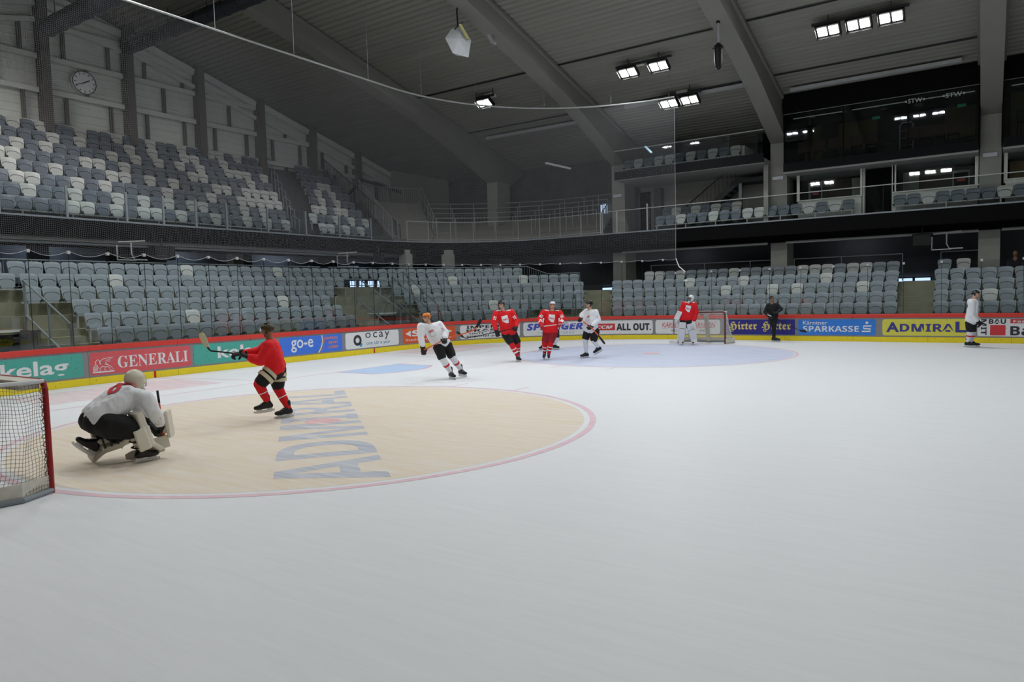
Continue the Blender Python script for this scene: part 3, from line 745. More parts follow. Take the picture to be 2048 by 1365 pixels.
# ================================================================== PROTECTIVE NET
NZ0, NZ1 = 3.45, 10.15; NS0, NS1 = -9.5, 18.62
net = thing('protective_net', 'tall mesh net hanging from a curved roof rail behind the goal', 'net', P(NS0, 0, NZ0))
mb = MB(); mb.tube([P(s, .02, NZ1 + .03) for s in svals(NS0, NS1, .5)], .035, 6); mb.build('rail', RAILM, net)
for s in (-7.3, -4.45, -1.8, 1.1, 4.5, 7.3, 9.9, 13.0, 15.9, 18.4):
    p = P(s, .02, NZ1); MB().tube([p, (p.x, p.y, ZR(p.y))], .009, 4).build('hanger', STEEL, net)
def npt(s, z):
    t = (z - NZ0) / (NZ1 - NZ0)
    sag = .0
    w = .05 * math.sin(s * 3.1) * math.sin(t * PI) + .03 * math.sin(s * 7.7 + t * 9) * (t * (1 - t) * 2 + .15)
    return P(s, .02 + w, z)
def zlow(s):      # scalloped lower rope between the clips
    return NZ0 - .02 - .13 * abs(math.sin(PI * (s + 12.1) / .97)) * (1 if s < 3.5 else .35)
def ztop(s): return NZ1 - .05 * abs(math.sin(PI * s / .45))
cell = .048; mb = MB()
NSV = [NS0 + (NS1 - NS0) * i / 200 for i in range(201)]
nh = int((NZ1 - NZ0) / cell); th = .0011
for k in range(nh + 1):
    t = k / nh; vs = []; fs = []
    for s in NSV:
        z = zlow(s) + (ztop(s) - zlow(s)) * t; p = npt(s, z); vs += [(p.x, p.y, z - th), (p.x, p.y, z + th)]
    for i in range(len(NSV) - 1): fs.append((2 * i, 2 * i + 2, 2 * i + 3, 2 * i + 1))
    mb.add(vs, fs)
nv = int((NS1 - NS0) / cell)
for k in range(nv + 1):
    s = NS0 + (NS1 - NS0) * k / nv; vs = []; fs = []; h = heading(s); tx, ty = -math.sin(h) * th, math.cos(h) * th
    for i in range(13):
        z = zlow(s) + (ztop(s) - zlow(s)) * i / 12; p = npt(s, z); vs += [(p.x - tx, p.y - ty, z), (p.x + tx, p.y + ty, z)]
    for i in range(12): fs.append((2 * i, 2 * i + 1, 2 * i + 3, 2 * i + 2))
    mb.add(vs, fs)
o = mb.build('netting', NETM, net); o['kind'] = 'stuff'
MB().tube([npt(s, zlow(s)) for s in [NS0 + .12 * i for i in range(int((NS1 - NS0) / .12) + 1)]], .008, 4).build('lower_rope', NETM, net)
MB().tube([npt(NS1, 3.4 + (NZ1 - 3.4) * i / 8) for i in range(9)], .012, 4).build('edge_rope', NETM, net)
MB().tube([P(18.62, .02, 3.45), P(18.75, .03, 3.1), P(19.02, .05, 2.86)], .022, 5).build('tie_rope', WHITE, net)
MB().box(P(19.03, .05, 2.5), (.16, .03, .05)).build('tie_clip', WHITE, net)

# ================================================================== UPPER DECK FITTINGS
def balustrade(name, label, pts, z0, h, spacing_posts=None, glass=True, top=True, post=.05, pm=STEEL):
    """pts: plan points of the posts"""
    t = thing(name, label, 'balustrade', (pts[0][0], pts[0][1], z0))
    for p in pts: MB().lo((p[0] - post / 2, p[1] - post / 2, z0 - .04), (p[0] + post / 2, p[1] + post / 2, z0 + h)).build('post', pm, t)
    for a, b in zip(pts, pts[1:]):
        if glass: MB().bar((a[0], a[1], z0 + h / 2), (b[0], b[1], z0 + h / 2), .012, h - .04).build('glass_pane', GLASS, t)
    if top: MB().tube([(p[0], p[1], z0 + h) for p in pts], .025, 6).build('handrail', RAILM, t)
    return t
ys = [-9.3, -7.3, -5.3, -3.32, -1.33, .04, 1.36, 2.7, 4.68, 6.73, 8.74, 10.82, 12.6]
balustrade('glass_balustrade', 'glass balustrade with steel posts along the front of the upper end stand', [tuple(Q(y, -.02))[:2] for y in ys], 5.04, 1.06, top=False, post=.07, pm=STEEL)
ts = [13.2 + (24.3 - 13.2) * k / 9 for k in range(10)]
def railing(name, label, pts, h=1.05, bars=True, mids=(), gap=.12, cat='railing', m=STEEL, r=.025):
    """pts: 3D foot points; top rail follows them"""
    t = thing(name, label, cat, pts[0])
    MB().tube([(p[0], p[1], p[2] + h) for p in pts], r, 6).build('handrail', m, t)
    for q in mids: MB().tube([(p[0], p[1], p[2] + h * q) for p in pts], r * .7, 5).build('mid_rail', m, t)
    for p in pts: MB().tube([p, (p[0], p[1], p[2] + h)], r * .9, 5).build('post', m, t)
    if bars:
        MB().tube([(p[0], p[1], p[2] + .1) for p in pts], r * .6, 5).build('bottom_rail', m, t)
        b = MB()
        for a, c in zip(pts, pts[1:]):
            a = Vector(a); c = Vector(c); L = (c - a).length; n = max(1, int(L / gap))
            for i in range(1, n):
                p = a.lerp(c, i / n); b.bar(p + Vector((0, 0, .1)), p + Vector((0, 0, h)), .018)
        o = b.build('bars', m, t); o['kind'] = 'stuff'
    return t
railing('guard_railing', 'curved steel guard railing along the edge of the upper corner terrace', [tuple(Q(t, .03, 5.05)) for t in ts], 1.05, False, (.08,), m=RAILM)
for j in range(1, 5):
    z = 5.05 + .35 * j
    a, b_ = 15.2, 23.4
    n = 9; d = .45 + .7 * j
    railing('crush_barrier', 'steel crush barrier, %s row up the standing corner terrace' % ORD[j - 1], [tuple(Q(a + (b_ - a) * i / n, d, z)) for i in range(n + 1)], 1.05, False, (.5,) if j == 4 else (), .12, m=RAILM)
railing('stair_railing', 'steep picket railing beside the stairs at the left end of the corner terrace', [tuple(Q(12.85, .9 + .85 * k, 5.2 + .63 * k)) for k in range(5)], 1.1, True, m=RAILM)
railing('stair_railing', 'steep picket railing at the right end of the corner terrace beside the column', [tuple(Q(23.75, .9 + .75 * k, 5.05 + .55 * k)) for k in range(5)], 1.1, True)
railing('stair_railing', 'dark picket railing sloping down the right edge of the upper end stand', [(-16.2 + 1.0 * k, 13.0 + .15 * k, 9.0 - .82 * k) for k in range(6)], 1.1, True, m=STEEL_D)
railing('top_railing', 'picket railing at the very top of the corner terrace under the roof', [tuple(Q(12.9 + .56 * k, 4.75, 7.6)) for k in range(5)], 1.0, True, m=RAILM)
railing('stair_railing', 'straight stepped railing at the right side of the pale terrace stairs', [tuple(Q(15.15, 1.0 + .85 * k, 5.3 + .6 * k)) for k in range(5)], 1.0, False, (.5,), m=RAILM)
railing('top_railing', 'picket railing in front of the dark opening behind the corner terrace', [tuple(Q(15.4 + 2 * k, 4.6, 5.9)) for k in range(5)], 1.1, True, gap=.2)
for k in range(8):        # hoops beside the aisle of the upper stand
    d = .8 + .78 * k; z = 4.85 + .547 * k
    y = 7.05 + .4 * k
    t = thing('aisle_handrail', 'steel hoop handrail on the aisle of the upper end stand, %s from the bottom' % ORD[k], 'handrail', (-10.5 - d, y, z))
    MB().tube([(-10.5 - d, y, z), (-10.5 - d, y, z + .95), (-10.5 - d - .12, y, z + 1.02), (-10.5 - d - .45, y, z + 1.2), (-10.5 - d - .5, y, z + 1.1), (-10.5 - d - .5, y, z + .5)], .022, 6).build('hoop', STEEL, t)
for k in range(9):
    d = .1 + .78 * k; z = 4.85 + .547 * k
    struct(MB().lo((-10.5 - d - .4, 6.5 + .33 * k, z - .25), (-10.5 - d, 8.0 + .4 * k, z - .24 + .0)).build('step', CONC))
# far side balustrade of the deck
xs = [1.5 + 1.45 * k for k in range(16)]
t = thing('glass_balustrade', 'long frameless glass balustrade with thin white top rail on the upper side stand', 'balustrade', (1.5, 17.62, 5.05))
for a, b in zip(xs, xs[1:]): MB().lo((a + .01, 17.62, 5.05), (b - .01, 17.635, 6.12)).build('glass_pane', GLASS, t)
MB().bar((-1.1, 17.63, 6.14), (xs[-1], 17.63, 6.14), .035, .035).build('handrail', RAILM, t)
for x in (-1.1, -.2, 1.42): MB().lo((x - .03, 17.6, 5.05), (x + .03, 17.66, 6.35 if x > 1 else 6.14)).build('post', RAILM, t)
# terrace for second row of the middle block
struct(MB().lo((1.3, 19.05, 4.88), (5.6, 20.0, 5.4)).build('terrace', CONC_D))
railing('row_railing', 'low steel railing behind the second seat row below the balcony', [(1.5, 19.85, 5.4), (3.5, 19.85, 5.4), (5.6, 19.85, 5.4)], 1.0, False, (.5,))

# pipes and fittings below the deck
tag(MB().tube([(-10.7, -13, 4.2), (-10.7, 9.5, 4.2)], .055, 8).build('pipe', STEEL), 'long bright steel pipe slung under the left deck edge', 'pipe')
tag(MB().tube([(-10.8, -13, 4.36), (-10.8, 9.0, 4.33)], .03, 8).build('pipe', STEEL), 'thin second pipe just above the bright pipe under the left deck', 'pipe')
for a, b_, l in ((-.4, 6.85, 'between the two left columns'), (7.65, 14.9, 'between the two right columns'), (15.65, 22.9, 'right of the rightmost column')):
    tag(MB().tube([(a, 18.6, 4.12), (b_, 18.6, 4.12)], .06, 8).build('pipe', RAILM), 'pale pipe under the far deck ' + l, 'pipe')
def frame(loc, ax, label, s=1.0):
    t = thing('pipe_bracket', label, 'bracket', loc); x, y, z = loc
    def q(a, b): return (x + a * ax[0] * s, y + a * ax[1] * s, z + b)
    MB().tube([q(-.55, -.1), q(-.55, -.62), q(.1, -.62)], .028, 6).build('arm', RAILM, t)
    MB().tube([q(-.5, .0), q(.45, .08)], .028, 6).build('arm', RAILM, t)
    MB().tube([q(-.05, .0), q(-.05, -.4), q(.05, -.6), q(.5, -.6)], .028, 6).build('arm', RAILM, t)
    return t
frame((-9.9, -1.5, 4.25), (0, 1), 'bent white tubular bracket hanging under the left deck edge')
frame((-9.6, 8.4, 4.2), (.3, .95), 'bent tubular bracket hanging under the corner of the deck')
frame((13.9, 18.1, 4.05), (1, 0), 'small white bracket hanging under the far deck right of the speaker')
def cabinet_speaker(loc, rz, label, w=.55, h=.6):
    t = thing('loudspeaker', label, 'loudspeaker', loc)
    x, y, z = loc
    MB().box((x, y, z), (w, .4, h), rz).build('cabinet', DARK2, t)
    MB().box((x - .21 * math.sin(rz) * 1 + 0, y - .21 * math.cos(rz), z), (w - .08, .02, h - .08), rz).build('grille', BLACK, t)
    MB().tube([(x, y, z + h / 2), (x, y, z + h / 2 + .3)], .03, 6).build('mount', STEEL_D, t)
cabinet_speaker((-10.3, -.2, 3.95), -PI / 2, 'dark box loudspeaker hung below the left deck beside the bracket', .8, .5)
cabinet_speaker((-9.4, 10.2, 4.0), -PI / 2 + .5, 'dark box loudspeaker hung below the corner deck', .6, .6)
cabinet_speaker((13.0, 18.3, 3.85), 0, 'dark box loudspeaker hung below the far deck', .7, .5)

# unseen fill lamps added under the deck to brighten the concourse walls
def concourse_fill(a, b, w, lab):
    a = Vector(a); b = Vector(b); t = thing('tube_lamp', lab, 'lamp', (a + b) / 2)
    MB().bar(a, b, .14, .07).build('housing', WHITE, t)
    l = bpy.data.lights.new('tube_light', 'AREA'); l.shape = 'RECTANGLE'; l.size = (b - a).length; l.size_y = .1; l.energy = w; l.color = (.95, .98, 1)
    o = bpy.data.objects.new('tube_light', l); COL.objects.link(o); o.parent = t; o.location = (0, 0, -.05); o.rotation_euler = (0, 0, math.atan2(b.y - a.y, b.x - a.x))
for k, y in enumerate((-9, -4, 1, 6)): concourse_fill((-12.3, y, 4.5), (-12.3, y + 1.5, 4.5), 7, 'added fill lamp behind the left lower stand, %s from the left' % ORD[k])
for k, x in enumerate((-6, 1.5, 9.5, 17.5)): concourse_fill((x, 20.9, 4.58), (x + 1.5, 20.9, 4.58), 5, 'added fill lamp behind the far lower stand, %s from the left' % ORD[k])
# railings behind the lower stands
def srail(s0, s1, d, z, n, label, h=.95): return railing('picket_railing', label, [tuple(P(s0 + (s1 - s0) * i / n, d, z)) for i in range(n + 1)], h, True, gap=.13)
srail(-8.4, -2.3, 6.2, 2.62, 5, 'picket railing behind the top row of the left lower stand, left part')
srail(-2.25, 6.5, 6.2, 2.62, 6, 'picket railing behind the top row of the left lower stand, right part')
srail(6.75, 12.9, 6.2, 2.62, 6, 'picket railing behind the top row of the corner stand')
railing('picket_railing', 'picket railing stepping down at the right end of the corner stand', [tuple(P(12.9, 6.2, 2.62)), tuple(P(13.5, 5.9, 2.21)), tuple(P(14.5, 5.8, 2.21))], .95, True)
railing('back_railing', 'thin steel railing behind the top row behind the far goal', [tuple(P(s, 5.6, 2.25)) for s in (16.7, 18.3, 20.2, 22)], 1.15, False)
railing('back_railing', 'thin steel railing behind the top row right of the middle column', [tuple(P(s, 5.6, 2.25)) for s in (22.2, 24.2, 26.6)], 1.15, False)
railing('back_railing', 'thin steel railing behind the top row at the far right', [tuple(P(s, 5.6, 2.25)) for s in (28, 29.6)], 1.15, False)
# sloping handrails at the entrances
def slope_rail(s, ks, label, low=True, glass=False, h=1.0, ext=0):
    pts = [P(s, row_d(k) - .1, row_z(max(k, 0)) + .0) for k in ks]
    t = thing('sloping_handrail', label, 'handrail', pts[0])
    top = [Vector((p.x, p.y, p.z + h)) for p in pts]
    MB().tube(top, .028, 7).build('handrail', STEEL, t)
    if low: MB().tube([Vector((p.x, p.y, p.z + .02)) for p in pts], .03, 7).build('low_rail', STEEL, t)
    for i, p in enumerate(pts):
        MB().bar((p.x, p.y, p.z - .5), (p.x, p.y, p.z + h), .05).build('post', STEEL, t)
    if glass:
        for a, b in zip(pts, pts[1:]): MB().add([(a.x, a.y, a.z + .05), (b.x, b.y, b.z + .05), (b.x, b.y, b.z + h - .05), (a.x, a.y, a.z + h - .05)], [(0, 1, 2, 3)]).build('glass_pane', GLASS, t)
slope_rail(LEFT_V[1] + .05, (3, 1.4, 0), 'sloping steel handrail beside the dark entrance of the left lower stand')
slope_rail(CORN_V[0] - .02, (3.6, 1.8, 0), 'left glazed sloping handrail of the corner entrance', glass=True)
slope_rail(CORN_V[1] + .02, (3.6, 1.8, 0), 'middle glazed sloping handrail between corner entrance and stairs', glass=True)
slope_rail(8.5, (4.2, 2.2, .3), 'right sloping handrail at the edge of the corner seats', low=False)
t = thing('side_screen', 'short glass screen with steel posts at the front of the corner seats', 'screen', P(12.35, 1.6, .5))
a, b_ = P(12.35, 1.2, .3), P(14.25, 1.2, .3)
for p in (a, b_): MB().bar(p, p + Vector((0, 0, 1.75)), .05).build('post', STEEL, t)
MB().bar(a + Vector((0, 0, 1.0)), b_ + Vector((0, 0, 1.0)), .012, 1.4).build('glass_pane', GLASS, t)

# daylight openings ----------------------------------------------------
def day(name, lo, hi, bars=0, frame_m=BLACK, vertical=True):
    o = struct(MB().lo(lo, hi).build(name, DAY)); 
    w = hi[0] - lo[0]; y = lo[1] - .03
    fb = MB().lo((lo[0] - .05, y, hi[2]), (hi[0] + .05, lo[1], hi[2] + .06)); fb.lo((lo[0] - .06, y, lo[2]), (lo[0], lo[1], hi[2])); fb.lo((hi[0], y, lo[2]), (hi[0] + .06, lo[1], hi[2]))
    for i in range(bars):
        x = lo[0] + w * (i + 1) / (bars + 1); fb.lo((x - .018, y, lo[2]), (x + .018, lo[1], hi[2]))
    fb.build('frame', frame_m, o); return o
D1 = day('door_1', (-.62, 21.85, 5.75), (-.1, 21.9, 7.1), 0); MB().lo((-.3, 21.8, 6.0), (-.14, 21.84, 6.3)).build('sign', PGY, D1); MB().lo((-.6, 21.8, 6.6), (-.12, 21.84, 6.75)).build('bar', SLATE, D1)
MB().lo((-.6, 21.8, 6.95), (-.3, 21.84, 7.1)).build('bar', SLATE, D1)
day('door_2', (-3.2, 21.85, 5.9), (-2.75, 21.9, 7.15), 4)
for i, (a, b_) in enumerate(((-3.15, -2.5), (11.85, 12.4), (12.5, 13.1))): day('window_%d' % (i + 1), (a, 21.8, 2.22), (b_, 21.85, 2.37), 0)
for i, s in enumerate((8.15, 8.4, 8.65, 8.9)):
    p = P(s, 8.45, 0); o = struct(MB().box((p.x, p.y, 2.85), (.3, .05, .3), heading(s) - PI / 2).build('window_%d' % (i + 4), DAY))
t = tag(MB().box((-12.7, 9.6, 3.25), (.1, 2.4, 1.1), .25).build('banner', mat('pale_blue_panel', (120, 140, 160), .7)), 'pale blue panel behind the corner railing under the deck', 'panel')
for i, s in enumerate((4.2, 9.6, 10.8)):
    p = P(s, 8.2, 0); struct(MB().lo((p.x - .25, p.y - .25, 2.5), (p.x + .25, p.y + .25, 4.6)).build('column', COLM))

# ================================================================== SIDE BUILDING: balcony, glazed boxes
balc = struct(MB().lo((-.38, 17.9, 7.66), (6.88, 22, 7.9)).build('balcony_slab', mat('ceiling_white', (170, 170, 166), .7)))
MB().lo((-.38, 17.78, 7.7), (6.88, 17.92, 8.08)).build('fascia', DARK2, balc)
MB().lo((5.6, 18.9, 7.9), (5.75, 20.5, 8.75)).build('side_panel', WHITE, balc)
MB().lo((5.8, 21.0, 7.9), (6.88, 21.1, 9.6)).build('back_panel', DARK, balc); MB().lo((-.38, 21.0, 7.9), (5.8, 21.1, 8.6)).build('back_panel', DARK, balc)
t = thing('glass_balustrade', 'glass balustrade with white top rail on the small top balcony', 'balustrade', (-.38, 17.8, 8.08))
for k in range(5): MB().lo((-.38 + 1.45 * k, 17.8, 8.08), (1.05 + 1.45 * k, 17.815, 9.1)).build('glass_pane', GLASS, t)
MB().bar((-.38, 17.81, 9.11), (6.88, 17.81, 9.11), .04).build('handrail', RAILM, t)
tag(MB().bar((1.55, 17.2, 9.0), (2.1, 16.6, 8.55), .09, .05).build('tube_light', mat('cool_tube', (170, 205, 225), .4, emit=.5)), 'short bluish tube light above the small top balcony', 'light')
# bay behind: dark side walls and stairs
struct(MB().lo((-.38, 21.0, 4.9), (6.9, 21.1, 7.66)).build('wall_back', COLM)); struct(MB().lo((6.68, 18.6, 4.88), (6.88, 21, 7.66)).build('wall_side', COLM))
struct(MB().lo((.55, 20.6, 4.9), (.95, 21, 7.5)).build('column', CONC_D)); struct(MB().lo((-.36, 20.9, 4.9), (.2, 21.0, 7.4)).build('door_3', DARK))
t = thing('steel_staircase', 'dark steel staircase with railings rising behind the seats under the balcony', 'stairs', (2.4, 20.4, 5.0))
for y in (20.0, 20.8): MB().bar((2.3, y, 5.1), (5.2, y, 7.35), .05, .26).build('stringer', STEEL_D, t)
for k in range(12): MB().box((2.45 + .235 * k, 20.4, 5.25 + .18 * k), (.26, .75, .03)).build('tread', STEEL_D, t)
for y in (19.98,):
    MB().tube([(2.3, y, 6.15), (5.2, y, 8.3)], .03, 6).build('handrail', STEEL_D, t)
    for k in range(14): MB().bar((2.4 + .2 * k, y, 5.25 + .155 * k), (2.4 + .2 * k, y, 6.2 + .155 * k), .016).build('baluster', STEEL_D, t)
MB().lo((5.1, 19.9, 7.2), (6.6, 20.95, 7.4)).build('landing', STEEL_D, t); MB().lo((5.15, 20.0, 4.9), (5.3, 20.15, 7.2)).build('support', STEEL, t)

def bar_stool(loc, rz, label, m, seat_h=.78):
    t = thing('bar_chair', label, 'chair', loc, 'chairs in the glazed boxes'); x, y, z = loc
    ca, sa = math.cos(rz), math.sin(rz)
    def q(a, b, c): return (x + a * ca - b * sa, y + a * sa + b * ca, z + c)
    MB().box(q(0, 0, seat_h), (.44, .42, .05), rz).build('seat', m, t)
    b = MB(); b.add([q(-.22, .2, seat_h), q(.22, .2, seat_h), q(.25, .28, seat_h + .42), (q(-.25, .28, seat_h + .42)), q(-.22, .23, seat_h), q(.22, .23, seat_h), q(.25, .31, seat_h + .42), q(-.25, .31, seat_h + .42)], [(0, 1, 2, 3), (7, 6, 5, 4), (0, 4, 5, 1), (1, 5, 6, 2), (2, 6, 7, 3), (3, 7, 4, 0)]); b.build('backrest', m, t)
    for sx in (-1, 1):
        for sy in (-1, 1): MB().bar(q(sx * .18, sy * .16, seat_h), q(sx * .24, sy * .22, 0), .03).build('leg', BLACK, t)
def bay(x0, x1, first, sign, n):
    # upper box
    s = struct(MB().lo((x0, 18.2, 7.12), (x1, 22, 7.36)).build('box_floor', mat('ceiling_white', (170, 170, 166), .7)))
    MB().lo((x0, 18.12, 7.2), (x1, 18.3, 7.55)).build('fascia', DARK2, s)
    r = struct(MB().lo((x0, 18.1, 9.72), (x1, 22, 9.95)).build('box_roof', DARK)); MB().lo((x0, 18.05, 9.9), (x1, 18.3, 10.5)).build('fascia', DARK, r)
    struct(MB().lo((x0, 21.3, 7.36), (x1, 21.4, 9.72)).build('wall_back', DARK2))
    for a in (x0, x1): struct(MB().lo((a - .05, 18.4, 7.36), (a + .05, 21.9, 9.9)).build('wall_side', DARK))
    g = thing('box_glazing', 'tall dark glass front of the ' + sign[0], 'glazing', (x0, 18.3, 7.55))
    m_ = int(round((x1 - x0) / 2.4))
    for k in range(m_):
        a = x0 + (x1 - x0) * k / m_; b_ = x0 + (x1 - x0) * (k + 1) / m_
        MB().lo((a + .02, 18.3, 7.55), (b_ - .02, 18.32, 9.72)).build('glass_pane', GLASS2, g)
        MB().lo((a + .25, 18.9, 9.6), (b_ - .15, 18.96, 9.63)).build('light_track', mat('track_light', (190, 190, 188), .4, emit=.25), g)
        MB().lo((a - .02, 18.29, 7.55), (a + .02, 18.34, 9.72)).build('mullion', DARK, g)
    MB().lo((x0, 18.27, 9.7), (x1, 18.3, 9.74)).build('top_rail', RAILM, g)
    for sx, txt_, w in sign[1]:
        v, f, _ = text_mesh(txt_, .01)
        MB().add([(sx + w * a, 18.27, 9.38 + .17 * b) for a, b in v], f).build('lettering', mat('sign_white', (196, 200, 200), .5), g)
        if txt_ == 'STW':
            MB().add([(sx - .13, 18.27, 9.465), (sx - .04, 18.27, 9.41), (sx - .04, 18.27, 9.52)], [(0, 1, 2)]).build('logo', MATS['sign_white'], g)
            MB().add([(sx + w + .13, 18.27, 9.465), (sx + w + .04, 18.27, 9.52), (sx + w + .04, 18.27, 9.41)], [(0, 1, 2)]).build('logo', MATS['sign_white'], g)
    # lower box
    struct(MB().lo((x0, 21.0, 4.9), (x1, 21.1, 7.1)).build('wall_back', DARK2))
# --- bay behind first box
bay(7.65, 14.86, 0, ('left glazed box carrying two STW signs', ((12.45, 'STW', .5), (13.75, 'STW', .55))), 3)
bay(15.64, 22.9, 1, ('right glazed box at the edge of the photo', ((16.6, 'KÜCHEN', .9),)), 3)
tv, tf, _ = text_mesh('X', .05)
MB().add([(16.72 + .42 * a, 18.26, 9.6 + .3 * b - .0) for a, b in tv], tf).build('logo', MATS['sign_white'], [o for o in bpy.data.objects if o.name.startswith('box_glazing')][-1])
RC = mat('rust_chair', (92, 44, 30), .6); WD = WOOD
k = 0
for x in (8.3, 8.95, 9.6, 10.4, 11.0, 12.55, 13.05, 13.5, 14.0): bar_stool((x, 19.3, 7.36), PI, 'rust brown high chair in the left glazed box, %s from the left' % ORD[k], RC); k += 1
bar_stool((11.55, 19.6, 7.36), PI * .8, 'black swivel chair near the middle of the left glazed box', BLACK)
bar_stool((16.35, 19.2, 7.36), PI * .9, 'black swivel chair in the right glazed box', BLACK, .9)
for a, b_, z, y, lab in ((7.95, 8.65, 7.36, 21.2, 'yellow wood panel at the left end of the left glazed box'), (9.4, 11.0, 8.4, 21.2, 'wood wall panel with shelves at the back of the left glazed box'),
                      (13.6, 14.7, 8.3, 21.2, 'wood wall panel at the right end of the left glazed box'), (15.9, 16.35, 7.36, 20.2, 'yellow wood panel in the right glazed box')):
    tag(MB().lo((a, y, z), (b_, y + .05, 9.6)).build('wood_panel', WD), lab, 'panel')
tag(MB().lo((10.35, 21.24, 8.35), (10.95, 21.3, 8.74)).build('whiteboard', mat('board_white', (150, 152, 152), .4)), 'pale whiteboard on the back wall of the left glazed box', 'whiteboard')
t = thing('drinks_fridge', 'tall drinks fridge with rounded white frame in the left glazed box', 'fridge', (12.2, 20.6, 7.36))
MB().lo((11.95, 20.5, 7.36), (12.5, 21.0, 9.1)).build('body', DARK2, t); MB().tube([(11.97, 20.45, 7.4), (11.97, 20.45, 8.95), (12.05, 20.45, 9.08), (12.4, 20.45, 9.08), (12.48, 20.45, 8.95), (12.48, 20.45, 7.4)], .03, 6).build('frame', WHITE, t)
for z in (7.8, 8.1, 8.4, 8.7): MB().lo((12.0, 20.46, z), (12.45, 20.49, z + .03)).build('shelf', STEEL, t)
for x, lab in ((11.0, 'left'), (14.1, 'right')):
    tag(MB().lo((x, 19.5, 9.2), (x + .3, 19.52, 9.32)).build('exit_sign', mat('exit_green', (40, 120, 90), .5, emit=.25)), 'small green exit sign in the left glazed box, %s one' % lab, 'sign')
for i, (x, y) in enumerate(((8.6, 19.5), (9.9, 19.4), (11.2, 19.3), (11.4, 20), (13.2, 19.3), (14.1, 19.6))):
    tag(MB().tube([(x, y, 9.68), (x, y, 9.71)], .12, 12).build('downlight', mat('lamp_dim', (150, 152, 152), .4)), 'round ceiling spot in the left glazed box, %s from the left' % ORD[i], 'light')
# lower boxes between the columns
def parapet(x0, x1, label, z1=5.95):
    t = thing('parapet', label, 'parapet', (x0, 19.2, 4.9)); MB().lo((x0, 19.15, 4.88), (x1, 19.35, z1)).build('panel', WHITE, t); MB().lo((x0 - .05, 19.1, z1), (x1 + .05, 19.4, z1 + .05)).build('coping', WHITE, t)
parapet(8.05, 10.65, 'white parapet behind the seats left of the dark doorway'); parapet(11.9, 14.85, 'white parapet behind the seats right of the dark doorway'); parapet(15.75, 19.5, 'white parapet right of the rightmost column', 6.05)
for i, (a, b_) in enumerate(((8.05, 10.65), (11.9, 14.8), (15.75, 19.4))):
    g = thing('box_window', ('glazed front of the lower box left of the dark doorway', 'glazed front of the lower box right of the dark doorway', 'glazed front of the lower box at the right edge')[i], 'window', (a, 19.2, 5.95))
    MB().lo((a + .12, 19.24, 6.0), (b_ - .12, 19.26, 7.1)).build('glass_pane', GLASS, g)
    for x in (a, b_): MB().lo((x - .06, 19.2, 5.95), (x + .06, 19.3, 7.12)).build('frame', WHITE, g)
struct(MB().lo((10.8, 19.5, 4.88), (11.8, 19.55, 7.1)).build('door_4', DARK)); struct(MB().lo((10.68, 19.2, 4.88), (10.76, 19.6, 7.12)).build('trim_1', WHITE)); struct(MB().lo((11.8, 19.2, 4.88), (11.9, 19.6, 7.12)).build('trim_2', WHITE))
for a, b_, m, lab in ((8.2, 8.9, COLM, 'grey wall panel in the left lower box'), (8.9, 10.0, mat('dark_wood', (58, 44, 32), .6), 'dark wood wall panel in the left lower box'), (10.05, 10.6, COLM, 'second grey wall panel in the left lower box'),
                      (12.1, 12.7, COLM, 'grey wall panel in the right lower box'), (12.75, 14.0, MATS['dark_wood'], 'dark wood wall panel in the right lower box'), (14.1, 14.7, COLM, 'second grey wall panel in the right lower box'), (15.9, 16.5, WOOD, 'brown wood panel in the lower box at the right edge')):
    tag(MB().lo((a, 20.6, 4.9), (b_, 20.65, 6.95)).build('wall_panel', m), lab, 'panel')
for i, (x, w) in enumerate(((8.35, .55), (13.95, .6))):
    t = thing('fridge', ('glass door drinks fridge in the left lower box', 'glass door drinks fridge in the right lower box')[i], 'fridge', (x, 20.2, 4.9))
    MB().lo((x, 20.1, 4.9), (x + w, 20.5, 6.75)).build('body', STEEL, t); MB().lo((x + .05, 20.08, 5.0), (x + w - .05, 20.1, 6.65)).build('door', DARK, t); MB().lo((x + .15, 20.06, 6.3), (x + w - .15, 20.08, 6.4)).build('logo', PBR, t)

